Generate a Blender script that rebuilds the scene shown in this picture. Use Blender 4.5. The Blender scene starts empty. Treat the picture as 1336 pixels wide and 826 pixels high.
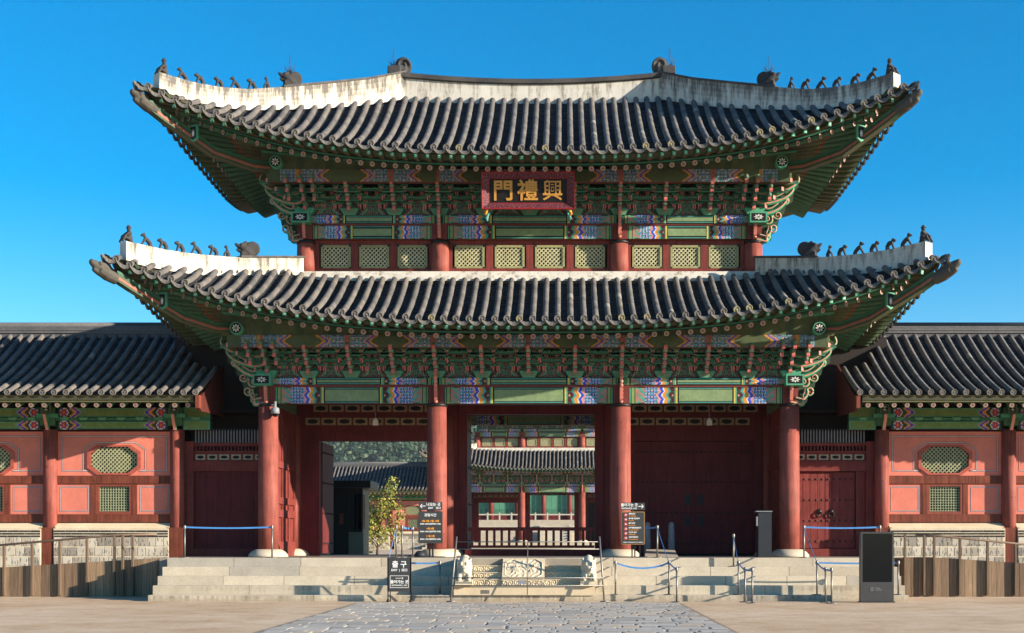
import bpy, math, random
from mathutils import Vector, Matrix, Quaternion
R = math.radians
random.seed(7)
scn = bpy.context.scene
COL = scn.collection

# ------------------------------------------------------------------ camera, sky, sun, exposure
CX, CD, CZ, F = 1.125, 44.0, 1.70, 1760.0          # camera x, distance to the column line, height, focal length in photo pixels
VPX, HY = 735.0, 708.0
cam_d = bpy.data.cameras.new("camera")
cam_d.sensor_width = 36.0
cam_d.lens = 36.0 * F / 1336.0
cam_d.shift_x = -(VPX - 668.0) / 1336.0
cam_d.shift_y = (HY - 413.0) / 1336.0
cam_d.clip_start = 0.1
cam_d.clip_end = 6000.0
cam = bpy.data.objects.new("camera", cam_d)
cam.location = (CX, -CD, CZ)
cam.rotation_euler = (R(90), 0, 0)
COL.objects.link(cam)
scn.camera = cam

SUN_AZ, SUN_EL = R(70.0), R(14.4)                  # azimuth to the right of straight towards the viewer
to_sun = Vector((math.sin(SUN_AZ) * math.cos(SUN_EL), -math.cos(SUN_AZ) * math.cos(SUN_EL), math.sin(SUN_EL)))
world = bpy.data.worlds.new("World")
scn.world = world
world.use_nodes = True
nt = world.node_tree
nt.nodes.clear()
sky = nt.nodes.new("ShaderNodeTexSky")
sky.sky_type = 'NISHITA'
sky.sun_disc = False
sky.sun_elevation = SUN_EL
sky.sun_rotation = math.atan2(to_sun.x, to_sun.y)
sky.altitude = 0.0
sky.air_density = 1.0
sky.dust_density = 0.2
sky.ozone_density = 3.0
hsv = nt.nodes.new("ShaderNodeHueSaturation")
hsv.inputs['Hue'].default_value = 0.499
hsv.inputs['Saturation'].default_value = 1.52
hsv.inputs['Value'].default_value = 1.2
bg = nt.nodes.new("ShaderNodeBackground")
bg.inputs['Strength'].default_value = 0.085
wo = nt.nodes.new("ShaderNodeOutputWorld")
nt.links.new(sky.outputs[0], hsv.inputs['Color'])
nt.links.new(hsv.outputs[0], bg.inputs['Color'])
nt.links.new(bg.outputs[0], wo.inputs['Surface'])

sun_d = bpy.data.lights.new("sun", 'SUN')
sun_d.energy = 5.0
sun_d.angle = R(0.5)
sun_d.color = (1.0, 0.88, 0.72)
sun = bpy.data.objects.new("sun", sun_d)
sun.rotation_euler = (-to_sun).to_track_quat('-Z', 'Y').to_euler()
sun.location = to_sun * 80
COL.objects.link(sun)

scn.view_settings.view_transform = 'Standard'
scn.view_settings.look = 'None'
scn.view_settings.gamma = 1.0
scn.view_settings.use_curve_mapping = False
scn.view_settings.exposure = 1.2
scn.cycles.max_bounces = 6

# ------------------------------------------------------------------ helpers
def PX(px, Y):                                     # photo column -> world x on the plane at depth Y
    return CX + (px - VPX) * (CD + Y) / F
def PZ(py, Y):                                     # photo row -> world z on the plane at depth Y
    return CZ + (HY - py) * (CD + Y) / F
def lin(c):
    out = []
    for v in c[:3]:
        v = v / 255.0
        out.append(v / 12.92 if v <= 0.04045 else ((v + 0.055) / 1.055) ** 2.4)
    return tuple(out)
def mixc(a, b, t):
    return tuple(a[i] + (b[i] - a[i]) * t for i in range(3))
def h2(i, j=0, k=0):                               # repeatable hash 0..1
    n = (int(i) * 374761393 + int(j) * 668265263 + int(k) * 2147483647 + 12345) & 0xffffffff
    n = ((n ^ (n >> 13)) * 1274126177) & 0xffffffff
    return ((n ^ (n >> 16)) & 0xffff) / 65535.0

# ------------------------------------------------------------------ materials
def new_mat(name):
    m = bpy.data.materials.new(name)
    m.use_nodes = True
    t = m.node_tree
    return m, t, t.nodes['Principled BSDF']
def noise(t, scale, detail=4.0, rough=0.55, vec=None, stretch=None):
    n = t.nodes.new("ShaderNodeTexNoise")
    n.inputs['Scale'].default_value = scale
    n.inputs['Detail'].default_value = detail
    n.inputs['Roughness'].default_value = rough
    g = t.nodes.new("ShaderNodeNewGeometry")
    if stretch:
        mp = t.nodes.new("ShaderNodeMapping")
        mp.inputs['Scale'].default_value = stretch
        t.links.new(g.outputs['Position'], mp.inputs['Vector'])
        t.links.new(mp.outputs[0], n.inputs['Vector'])
    else:
        t.links.new(g.outputs['Position'], n.inputs['Vector'])
    return n.outputs['Fac']
def ramp(t, fac, stops):
    r = t.nodes.new("ShaderNodeValToRGB")
    e = r.color_ramp.elements
    while len(e) < len(stops):
        e.new(0.5)
    for i, (p, c) in enumerate(stops):
        e[i].position = p
        e[i].color = (*c, 1) if len(c) == 3 else c
    t.links.new(fac, r.inputs['Fac'])
    return r.outputs['Color']
def mul(t, a, b, fac=1.0, mode='MULTIPLY'):
    m = t.nodes.new("ShaderNodeMix")
    m.data_type = 'RGBA'
    m.blend_type = mode
    if isinstance(fac, float):
        m.inputs[0].default_value = fac
    else:
        t.links.new(fac, m.inputs[0])
    for s, x in ((6, a), (7, b)):
        if isinstance(x, tuple):
            m.inputs[s].default_value = (*x, 1)
        else:
            t.links.new(x, m.inputs[s])
    return m.outputs[2]
def bump(t, b, fac, strength=0.3, dist=0.02):
    n = t.nodes.new("ShaderNodeBump")
    n.inputs['Strength'].default_value = strength
    n.inputs['Distance'].default_value = dist
    t.links.new(fac, n.inputs['Height'])
    t.links.new(n.outputs[0], b.inputs['Normal'])
g3 = lambda v: (v, v, v)

def attr_mat(name, rough=0.6, spec=0.3, n1=(6.0, 0.75, 1.15), n2=None, bmp=None, stretch=None):
    """colour comes from the mesh's own paint colours, broken up by wear"""
    m, t, b = new_mat(name)
    a = t.nodes.new("ShaderNodeAttribute")
    a.attribute_name = "Col"
    f = noise(t, n1[0], 5, 0.6, stretch=stretch)
    c = mul(t, a.outputs['Color'], ramp(t, f, [(0.3, g3(n1[1])), (0.7, g3(n1[2]))]))
    if n2:
        f2 = noise(t, n2[0], 6, 0.65)
        c = mul(t, c, ramp(t, f2, [(0.3, g3(n2[1])), (0.7, g3(n2[2]))]))
    t.links.new(c, b.inputs['Base Color'])
    b.inputs['Roughness'].default_value = rough
    b.inputs['Specular IOR Level'].default_value = spec
    if bmp:
        bump(t, b, noise(t, bmp[0], 6, 0.6), bmp[1], bmp[2])
    return m

def solid_mat(name, rgb, rough=0.6, metal=0.0, spec=0.4, var=(8.0, 0.8, 1.12), bmp=None, stretch=None):
    m, t, b = new_mat(name)
    f = noise(t, var[0], 5, 0.6, stretch=stretch)
    c = mul(t, tuple(lin(rgb)), ramp(t, f, [(0.3, g3(var[1])), (0.7, g3(var[2]))]))
    t.links.new(c, b.inputs['Base Color'])
    b.inputs['Roughness'].default_value = rough
    b.inputs['Metallic'].default_value = metal
    b.inputs['Specular IOR Level'].default_value = spec
    if bmp:
        bump(t, b, noise(t, bmp[0], 6, 0.6), bmp[1], bmp[2])
    return m

M = {}
M['paint'] = attr_mat("painted_wood", 0.62, 0.25, (9.0, 0.8, 1.12), (2.2, 0.85, 1.08))
M['tile'] = attr_mat("roof_tile", 0.78, 0.25, (14.0, 0.75, 1.18), (1.3, 0.82, 1.1), (30.0, 0.35, 0.01))
M['stone'] = attr_mat("granite", 0.85, 0.2, (40.0, 0.82, 1.12), (1.6, 0.85, 1.08), (55.0, 0.35, 0.008))
M['wall'] = attr_mat("limewash", 0.8, 0.15, (1.7, 0.86, 1.08), (14.0, 0.92, 1.05), (40.0, 0.12, 0.005))
M['leaf'] = attr_mat("leaf", 0.55, 0.3, (3.0, 0.7, 1.2))
M['print'] = attr_mat("print", 0.5, 0.4, (20.0, 0.96, 1.03))

def wood_red(name, rgb, dark, zdark=None):
    m, t, b = new_mat(name)
    f = noise(t, 1.0, 6, 0.7, stretch=(16, 16, 0.9))
    f2 = noise(t, 2.4, 5, 0.6)
    c = mul(t, tuple(lin(dark)), tuple(lin(rgb)), ramp(t, f, [(0.33, g3(0)), (0.6, g3(1))]), 'MIX')
    c = mul(t, c, ramp(t, f2, [(0.3, g3(0.78)), (0.7, g3(1.12))]))
    # small round knots and worn spots
    v = t.nodes.new("ShaderNodeTexVoronoi")
    v.inputs['Scale'].default_value = 2.3
    g = t.nodes.new("ShaderNodeNewGeometry")
    t.links.new(g.outputs['Position'], v.inputs['Vector'])
    c = mul(t, c, ramp(t, v.outputs['Distance'], [(0.05, g3(0.55)), (0.1, g3(1.0))]))
    # drying cracks along the grain and scuffed dirt near the foot
    f3 = noise(t, 1.0, 3, 0.5, stretch=(34, 34, 0.7))
    c = mul(t, c, ramp(t, f3, [(0.30, g3(0.45)), (0.37, g3(1.0))]))
    sp = t.nodes.new("ShaderNodeSeparateXYZ")
    t.links.new(g.outputs['Position'], sp.inputs[0])
    ad = t.nodes.new("ShaderNodeMath")
    ad.operation = 'MULTIPLY_ADD'
    ad.inputs[1].default_value = 1.1
    t.links.new(f2, ad.inputs[0])
    t.links.new(sp.outputs['Z'], ad.inputs[2])
    c = mul(t, c, ramp(t, ad.outputs[0], [(0.0, g3(0.62)), (1.0, g3(1.0))])) if zdark else c
    t.links.new(c, b.inputs['Base Color'])
    b.inputs['Roughness'].default_value = 0.62
    b.inputs['Specular IOR Level'].default_value = 0.16
    bump(t, b, f, 0.25, 0.01)
    return m
M['column'] = wood_red("red_column_wood", (146, 80, 70), (120, 63, 55), True)
M['redwood'] = wood_red("red_painted_wood", (128, 60, 54), (100, 46, 42))
M['shaded_red'] = wood_red("shaded_red_wood", (106, 43, 43), (80, 32, 34))  # darker red for inner and recessed wood, its shade put into the colour
M['oldred'] = wood_red("weathered_red_wood", (124, 66, 50), (86, 46, 36))

def plaster():
    m, t, b = new_mat("lime_plaster")
    f = noise(t, 1.0, 7, 0.72, stretch=(5.0, 5.0, 0.9))
    f2 = noise(t, 1.1, 5, 0.6)
    a = t.nodes.new("ShaderNodeAttribute")
    a.attribute_name = "Col"                       # red channel = how weathered the top edge is
    add = t.nodes.new("ShaderNodeMath")
    add.operation = 'MULTIPLY_ADD'
    add.inputs[1].default_value = 0.40
    sep = t.nodes.new("ShaderNodeSeparateColor")
    t.links.new(a.outputs['Color'], sep.inputs[0])
    t.links.new(sep.outputs[0], add.inputs[0])
    ct = t.nodes.new("ShaderNodeMath")
    ct.operation = 'MULTIPLY_ADD'
    ct.inputs[1].default_value = 1.7
    ct.inputs[2].default_value = -0.38
    t.links.new(f, ct.inputs[0])
    t.links.new(ct.outputs[0], add.inputs[2])
    st = ramp(t, add.outputs[0], [(0.52, (0.60, 0.565, 0.49)), (0.70, (0.38, 0.34, 0.28)), (0.88, (0.14, 0.13, 0.115))])
    c = mul(t, st, ramp(t, f2, [(0.3, g3(0.84)), (0.7, g3(1.05))]))
    t.links.new(c, b.inputs['Base Color'])
    b.inputs['Roughness'].default_value = 0.9
    b.inputs['Specular IOR Level'].default_value = 0.1
    bump(t, b, noise(t, 20, 5, 0.6), 0.15, 0.01)
    return m
M['plaster'] = plaster()

def sand():
    m, t, b = new_mat("packed_sand")
    f = noise(t, 1.1, 8, 0.65)
    f2 = noise(t, 60.0, 3, 0.6)
    f3 = noise(t, 7.0, 7, 0.75)
    c = ramp(t, f, [(0.3, lin((196, 166, 136))), (0.5, lin((212, 186, 156))), (0.7, lin((218, 197, 170)))])
    c = mul(t, c, ramp(t, f2, [(0.35, g3(0.72)), (0.6, g3(1.08))]))
    c = mul(t, c, ramp(t, f3, [(0.3, g3(0.80)), (0.65, g3(1.06))]))
    f4 = noise(t, 0.22, 4, 0.6)
    c = mul(t, c, ramp(t, f4, [(0.35, (0.88, 0.82, 0.74)), (0.6, (1.05, 1.05, 1.05))]))
    v = t.nodes.new('ShaderNodeTexVoronoi')
    v.inputs['Scale'].default_value = 5.0
    gg = t.nodes.new('ShaderNodeNewGeometry')
    t.links.new(gg.outputs['Position'], v.inputs['Vector'])
    c = mul(t, c, ramp(t, v.outputs['Distance'], [(0.06, g3(0.5)), (0.11, g3(1.0))]))
    t.links.new(c, b.inputs['Base Color'])
    b.inputs['Roughness'].default_value = 0.95
    b.inputs['Specular IOR Level'].default_value = 0.1
    s = t.nodes.new("ShaderNodeMath")
    s.operation = 'ADD'
    t.links.new(f2, s.inputs[0])
    t.links.new(f3, s.inputs[1])
    bump(t, b, s.outputs[0], 0.5, 0.02)
    return m
M['sand'] = sand()

def plank():
    m, t, b = new_mat("weathered_plank")
    a = t.nodes.new("ShaderNodeAttribute")
    a.attribute_name = "Col"
    f = noise(t, 1.0, 7, 0.7, stretch=(30, 30, 1.1))
    c = mul(t, a.outputs['Color'], ramp(t, f, [(0.32, g3(0.42)), (0.5, g3(0.9)), (0.68, g3(1.3))]))
    t.links.new(c, b.inputs['Base Color'])
    b.inputs['Roughness'].default_value = 0.85
    bump(t, b, f, 0.4, 0.01)
    return m
M['plank'] = plank()
M['steel'] = solid_mat("brushed_steel", (128, 125, 120), 0.5, 0.7, var=(12, 0.85, 1.05))
M['rail'] = solid_mat("brown_handrail", (120, 100, 82), 0.55, 0.1)
M['tape'] = solid_mat("blue_belt", (70, 130, 190), 0.6, var=(3, 0.85, 1.15))
M['board'] = solid_mat("charcoal_board", (58, 58, 58), 0.5, var=(4, 0.9, 1.06))
M['black'] = solid_mat("black_metal", (24, 24, 26), 0.45, var=(5, 0.85, 1.1))
M['glass'] = solid_mat("dark_screen_glass", (10, 14, 20), 0.12, var=(2, 0.9, 1.1), spec=0.25)
M['shaded_grey'] = solid_mat("shaded_grey_metal", (34, 38, 44), 0.6)  # grey darkened so the ticket stand looks shaded where sun reaches it
M['pale'] = solid_mat("pale_grey_metal", (128, 132, 136), 0.5)
M['white'] = solid_mat("white_print", (225, 225, 222), 0.6, var=(5, 0.95, 1.02))
M['orange'] = solid_mat("orange_print", (225, 150, 50), 0.6, var=(5, 0.95, 1.02))
M['redprint'] = solid_mat("red_print", (170, 50, 55), 0.6, var=(5, 0.95, 1.02))
M['gold'] = solid_mat("gold_leaf", (196, 140, 62), 0.45, 0.15, var=(10, 0.85, 1.1))
M['dark'] = solid_mat("shaded_timber", (34, 26, 24), 0.8)  # near-black brown, the shade of closed spaces put into the colour
M['floor'] = solid_mat("hall_floor_stone", (120, 108, 96), 0.8, var=(2, 0.8, 1.1))
M['iron'] = solid_mat("black_iron", (30, 28, 28), 0.5, 0.3)
M['bark'] = solid_mat("bark", (92, 74, 58), 0.9, var=(12, 0.7, 1.15))

# ------------------------------------------------------------------ mesh builder
class MB:
    def __init__(s, col=(128, 128, 128)):
        s.v, s.f, s.c, s.m = [], [], [], []
        s.col = lin(col)
        s.sm = []
    def face(s, pts, col=None, mi=0, smooth=False):
        b = len(s.v)
        s.v.extend(pts)
        s.f.append(tuple(range(b, b + len(pts))))
        s.c.append(col or s.col)
        s.m.append(mi)
        s.sm.append(smooth)
    def addf(s, idx, col=None, mi=0, smooth=False):
        s.f.append(tuple(idx))
        s.c.append(col or s.col)
        s.m.append(mi)
        s.sm.append(smooth)
    def box(s, x0, x1, y0, y1, z0, z1, col=None, mi=0, T=None, faces=None):
        p = [Vector(q) for q in ((x0, y0, z0), (x1, y0, z0), (x1, y1, z0), (x0, y1, z0), (x0, y0, z1), (x1, y0, z1), (x1, y1, z1), (x0, y1, z1))]
        if T is not None:
            p = [T @ q for q in p]
        b = len(s.v)
        s.v.extend(tuple(q) for q in p)
        for k, q in enumerate(((3, 2, 1, 0), (4, 5, 6, 7), (0, 1, 5, 4), (1, 2, 6, 5), (2, 3, 7, 6), (3, 0, 4, 7))):
            cc = faces.get(k, col) if faces else col
            s.addf([b + i for i in q], cc, mi)
    def bar(s, a, b_, w, h, col=None, mi=0, up=(0, 0, 1), endcol=None):
        a, b_ = Vector(a), Vector(b_)
        d = (b_ - a)
        L = d.length
        d.normalize()
        u = Vector(up)
        sd = d.cross(u)
        if sd.length < 1e-5:
            sd = d.cross(Vector((1, 0, 0)))
        sd.normalize()
        u = sd.cross(d)
        b = len(s.v)
        for q in (a, b_):
            for i, j in ((-1, -1), (1, -1), (1, 1), (-1, 1)):
                s.v.append(tuple(q + sd * (i * w / 2) + u * (j * h / 2)))
        for q in ((0, 1, 5, 4), (1, 2, 6, 5), (2, 3, 7, 6), (3, 0, 4, 7)):
            s.addf([b + i for i in q], col, mi)
        s.addf([b + 3, b + 2, b + 1, b], endcol or col, mi)
        s.addf([b + 4, b + 5, b + 6, b + 7], endcol or col, mi)
    def tube(s, pts, r, n=8, col=None, mi=0, caps=True, smooth=True, colf=None):
        pts = [Vector(p) for p in pts]
        rings = []
        ref = Vector((0, 0, 1))
        for i, p in enumerate(pts):
            d = (pts[min(i + 1, len(pts) - 1)] - pts[max(i - 1, 0)]).normalized()
            a = d.cross(ref)
            if a.length < 0.15:
                a = d.cross(Vector((0, 1, 0)))
            a.normalize()
            b2 = d.cross(a)
            rr = r[i] if isinstance(r, (list, tuple)) else r
            base = len(s.v)
            for k in range(n):
                t = 2 * math.pi * k / n
                s.v.append(tuple(p + a * (math.cos(t) * rr) + b2 * (math.sin(t) * rr)))
            rings.append(base)
        for i in range(len(rings) - 1):
            for k in range(n):
                k2 = (k + 1) % n
                s.addf((rings[i] + k, rings[i] + k2, rings[i + 1] + k2, rings[i + 1] + k), colf(i) if colf else col, mi, smooth)
        if caps:
            s.addf([rings[0] + k for k in range(n)][::-1], col, mi)
            s.addf([rings[-1] + k for k in range(n)], col, mi)
    def lathe(s, prof, cx, cy, n=20, col=None, mi=0, colf=None, smooth=True):
        rings = []
        for r, z in prof:
            base = len(s.v)
            for k in range(n):
                t = 2 * math.pi * k / n
                s.v.append((cx + r * math.cos(t), cy + r * math.sin(t), z))
            rings.append(base)
        for i in range(len(rings) - 1):
            for k in range(n):
                k2 = (k + 1) % n
                s.addf((rings[i] + k, rings[i] + k2, rings[i + 1] + k2, rings[i + 1] + k), colf(i) if colf else col, mi, smooth)
        s.addf([rings[0] + k for k in range(n)][::-1], col, mi)
        s.addf([rings[-1] + k for k in range(n)], col, mi)
    def grid(s, fn, nu, nv, colf=None, mi=0, smooth=False):
        """fn(a,b)->point with a,b in 0..1; colf(a,b)->colour at the cell's middle"""
        b = len(s.v)
        for j in range(nv + 1):
            for i in range(nu + 1):
                s.v.append(tuple(fn(i / nu, j / nv)))
        w = nu + 1
        for j in range(nv):
            for i in range(nu):
                c = colf((i + .5) / nu, (j + .5) / nv) if colf else None
                k = b + j * w + i
                s.addf((k, k + 1, k + w + 1, k + w), c, mi, smooth)
    def prism(s, outline, T, depth, col=None, side=None, mi=0):
        """outline in local (x,z); thickness along local y from 0 to depth"""
        n = len(outline)
        b = len(s.v)
        for y in (0.0, depth):
            for x, z in outline:
                s.v.append(tuple(T @ Vector((x, y, z))))
        s.addf([b + i for i in range(n)], col, mi)
        s.addf([b + n + i for i in range(n)][::-1], col, mi)
        for i in range(n):
            j = (i + 1) % n
            sc_ = side[i] if isinstance(side, list) else side
            s.addf((b + i, b + n + i, b + n + j, b + j), sc_ or col, mi)
    def ball(s, c, r, col=None, n=8, mi=0, T=None):
        c = Vector(c)
        r = Vector(r) if not isinstance(r, (int, float)) else Vector((r, r, r))
        rows = []
        for j in range(n + 1):
            ph = math.pi * j / n
            base = len(s.v)
            for k in range(2 * n):
                th = math.pi * k / n
                q = Vector((r.x * math.sin(ph) * math.cos(th), r.y * math.sin(ph) * math.sin(th), r.z * math.cos(ph)))
                if T is not None:
                    q = T @ q
                s.v.append(tuple(c + q))
            rows.append(base)
        for j in range(n):
            for k in range(2 * n):
                k2 = (k + 1) % (2 * n)
                s.addf((rows[j] + k, rows[j + 1] + k, rows[j + 1] + k2, rows[j] + k2), col, mi, True)
    def mesh(s, name, mats):
        me = bpy.data.meshes.new(name)
        me.from_pydata([tuple(p) for p in s.v], [], s.f)
        for m in (mats if isinstance(mats, (list, tuple)) else [mats]):
            me.materials.append(m)
        me.polygons.foreach_set("material_index", s.m)
        me.polygons.foreach_set("use_smooth", s.sm)
        at = me.color_attributes.new("Col", 'FLOAT_COLOR', 'CORNER')
        buf = []
        for f, c in zip(s.f, s.c):
            buf.extend((c[0], c[1], c[2], 1.0) * len(f))
        at.data.foreach_set("color", buf)
        me.update()
        return me
    def build(s, name, mats, parent=None):
        return link(name, s.mesh(name, mats), parent)

INV = {}
def link(name, data, parent=None, loc=None, quat=None, scale=None):
    o = bpy.data.objects.new(name, data)
    COL.objects.link(o)
    if parent is not None:
        o.parent = parent
        if parent.name in INV:
            o.matrix_parent_inverse = INV[parent.name]
    if loc is not None:
        o.location = loc
    if quat is not None:
        o.rotation_mode = 'QUATERNION'
        o.rotation_quaternion = quat
    if scale is not None:
        o.scale = scale
    return o
def thing(name, label, cat, loc, group=None, local=False):
    o = bpy.data.objects.new(name, None)
    o.empty_display_size = 0.3
    COL.objects.link(o)
    o.location = loc
    if not local:
        INV[o.name] = Matrix.Translation(-Vector(loc))
    return tag(o, label, cat, group)
def tag(o, label, cat, group=None):
    o['label'] = label
    o['category'] = cat
    if group:
        o['group'] = group
    return o
def structure(o):
    o['kind'] = 'structure'
    return o
def stuff(o):
    o['kind'] = 'stuff'
    return o
CHILD = None
def copy_tree(o, parent, skip):
    c = o.copy()
    COL.objects.link(c)
    c.parent = parent
    if parent is not None:
        c.matrix_parent_inverse = o.matrix_parent_inverse.copy()
    for ch in CHILD.get(o.name, []):
        if not skip(ch):
            copy_tree(ch, c, skip)
    return c

def text(name, s, size, x, y, z, mat, parent, bold=0.0, depth=0.004, align='CENTER', width=1.0):
    cu = bpy.data.curves.new(name, 'FONT')
    cu.body = s
    cu.size = size
    cu.align_x = align
    cu.align_y = 'CENTER'
    cu.extrude = depth
    cu.offset = bold
    cu.resolution_u = 3
    o = bpy.data.objects.new(name, cu)
    COL.objects.link(o)
    dg = bpy.context.evaluated_depsgraph_get()
    me = bpy.data.meshes.new_from_object(o.evaluated_get(dg))
    bpy.data.objects.remove(o)
    bpy.data.curves.remove(cu)
    me.materials.clear()
    me.materials.append(mat)
    me.transform(Matrix.Translation((x, y, z)) @ Matrix.Rotation(R(90), 4, 'X') @ Matrix.Diagonal((width, 1, 1, 1)))
    me.name = name
    return link(name, me, parent)

def remeshed(mb, name, voxel, mat, smooth_iter=3):
    """fuse overlapping closed shapes into one carved body"""
    me = mb.mesh(name, mat)
    o = bpy.data.objects.new(name, me)
    COL.objects.link(o)
    r = o.modifiers.new("r", 'REMESH')
    r.mode = 'VOXEL'
    r.voxel_size = voxel
    r.use_smooth_shade = True
    if smooth_iter:
        q = o.modifiers.new("s", 'SMOOTH')
        q.iterations = smooth_iter
        q.factor = 0.5
    dg = bpy.context.evaluated_depsgraph_get()
    out = bpy.data.meshes.new_from_object(o.evaluated_get(dg))
    bpy.data.objects.remove(o)
    out.materials.clear()
    out.materials.append(mat)
    for a in list(out.color_attributes):
        out.color_attributes.remove(a)
    at = out.color_attributes.new("Col", 'FLOAT_COLOR', 'POINT')
    at.data.foreach_set("color", [*mb.col, 1.0] * len(out.vertices))
    return out

# ------------------------------------------------------------------ paint patterns of the timber (dancheong)
G_DK, G_MID, G_LT, TEAL = lin((48, 70, 54)), lin((112, 138, 96)), lin((78, 148, 116)), lin((70, 146, 138))
BLUE, PINK, ORANGE, REDP = lin((44, 74, 190)), lin((208, 140, 128)), lin((206, 136, 48)), lin((150, 44, 40))
WHITE, BLACK, PLUM, YEL = lin((216, 214, 206)), lin((18, 18, 20)), lin((74, 30, 36)), lin((196, 178, 84))
ROSE, OLIVE = lin((168, 92, 82)), lin((86, 92, 58))

def rosette(x, z, cell=0.115, seed=0):
    i, j = math.floor(x / cell), math.floor(z / cell)
    u, v = x / cell - i - .5, z / cell - j - .5
    d = math.hypot(u, v)
    k = (i + j + seed) % 2
    if d < .14:
        return WHITE
    if d < .26:
        return PINK if k else BLUE
    if d < .38:
        return BLUE if k else lin((120, 140, 210))
    if d < .48:
        return lin((160, 180, 190)) if k else G_LT
    return G_DK if k else TEAL

def beam_paint(L, H, end=1.7, seed=0):
    def f(a, b):
        x = a * L
        e = min(x, L - x)
        z = b * H
        k = end / 1.7
        q = e / k
        edge = min(b, 1 - b) * H
        if q < .04:
            return G_LT
        if q < .07:
            return BLACK
        if q < .17:
            return lin((126, 146, 92))
        if q < .20:
            return BLACK
        if q < .30:
            return lin((160, 120, 104)) if edge > .05 else G_LT
        if q < .52:
            s = int(z / .055) + int(q / .06)
            return (lin((150, 118, 108)), TEAL, G_LT, lin((168, 120, 110)))[s % 4] if edge > .03 else G_DK
        # scallops and chevrons point to the middle of the beam
        c = q + .075 * abs(math.cos((b - .5) * math.pi * 2)) - .05 + .05 * (1 - abs(2 * b - 1))
        if c < .98:
            return rosette(e, z - H / 2 + 5.0, .098, seed)
        if c < 1.06:
            return PINK
        if c < 1.16:
            return BLUE
        if c < 1.20:
            return WHITE
        if c < 1.31:
            return ORANGE
        if c < 1.40:
            return TEAL
        if q < 1.55:
            d = abs(q - 1.48) + abs(b - .5) * H
            return PINK if d < .035 else PLUM if (b * 3) % 1 > .25 else G_DK
        if q < 1.60:
            return G_LT
        if q < 1.64:
            return YEL
        if q < 1.69:
            return BLACK
        if edge < .028:
            return G_DK
        if edge < .058:
            return TEAL
        if edge < .085:
            return BLACK
        return lin((122, 142, 102))
    return f

def purlin_paint(L, H, step, seed=0):
    """painted outer purlin: curved bands and flowers beside each bracket, plain green between"""
    def f(a, b):
        x = a * L
        d = abs((x + step) % (2 * step) - step)                # distance from the nearest even bracket line
        n = 0
        z = (b - .5)
        if n == 0:
            w = .86
        else:
            w = -.2
        c = d + .11 * math.cos(z * math.pi * 2)
        if c < w - .24:
            return mixc(rosette(x, b * H + 3, .12, n), OLIVE, .38) if d > .09 else mixc(ROSE, G_DK, .3)
        if c < w - .15:
            return mixc(PINK, OLIVE, .35)
        if c < w - .07:
            return mixc(BLUE, OLIVE, .35)
        if c < w + .04:
            return mixc(ORANGE, OLIVE, .3)
        if c < w + .08:
            return G_DK
        return mixc(OLIVE, G_DK, .35)
    return f

def bracket_board_paint(step, H):
    """board between the brackets: a bell of curling vines, outlined in pink and pale green"""
    def f(x, z):
        u = (x % step) - step / 2                              # 0 midway between two brackets
        t = z / H
        w = .34 * step * (1 - t * 1.15) ** .75 if t < .85 else 0
        w = w * (0.86 + .14 * math.cos(t * 14))
        d = w - abs(u)
        if t < .05:
            return PLUM
        if w > 0 and d > 0:
            if d < .045:
                return lin((176, 104, 92))
            if d < .07:
                return BLACK
            if d < .115:
                return lin((84, 164, 126))
            s = math.sin(abs(u) * 46 + 3 * math.sin(z * 24)) * math.cos(z * 38 + 2 * math.sin(abs(u) * 30))
            return mixc(G_LT, G_DK, .35) if s > .3 else ROSE if s < -.62 else lin((62, 60, 54))
        if abs(d) < .03:
            return BLACK
        s = math.sin(abs(u) * 40) * math.sin(z * 33)
        return mixc(G_DK, BLACK, .1) if s > -.15 else lin((120, 76, 70)) if s < -.55 else lin((84, 108, 84))
    return f

def hall_beam_paint(L, H, seed=0):
    def f(a, b):
        x = a * L
        e = min(x, L - x)
        z = (b - .5) * H
        edge = min(b, 1 - b) * H
        if e < .05:
            return BLACK
        if e < .46:
            r = math.hypot(e - .26, z)
            th = math.atan2(z, e - .26)
            if r < .03:
                return ORANGE
            if r < .13 + .015 * math.cos(6 * th):
                return lin((190, 60, 60)) if r < .09 else BLUE if math.cos(6 * th) > 0 else PINK
            return G_DK if r > .15 else WHITE
        c = e + .09 * math.cos(b * math.pi * 2)
        if c < .48:
            return G_DK
        if c < .55:
            return ORANGE
        if c < .60:
            return PINK
        if c < .69:
            return BLUE
        if c < .73:
            return ORANGE
        if c < .80:
            return TEAL
        if edge < .022:
            return BLACK
        if edge < .045:
            return G_LT
        return lin((110, 132, 74))
    return f

# ------------------------------------------------------------------ curved tiled roofs
TILE = [lin((104, 99, 95)), lin((98, 94, 91)), lin((92, 89, 87)), lin((109, 103, 97)), lin((86, 84, 83))]
TIP = lin((128, 122, 115))
def tile_col(i, j, warm=0.0):
    h = h2(i, j, 3)
    c = TILE[int(h * 4.99)]
    if h2(i, j, 9) > .985:
        c = lin((138, 132, 122))
    return c
PAN = [lin((54, 56, 60)), lin((46, 48, 53)), lin((62, 62, 65))]  # darker than the rolls: shade of the gaps put into the colour

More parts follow.
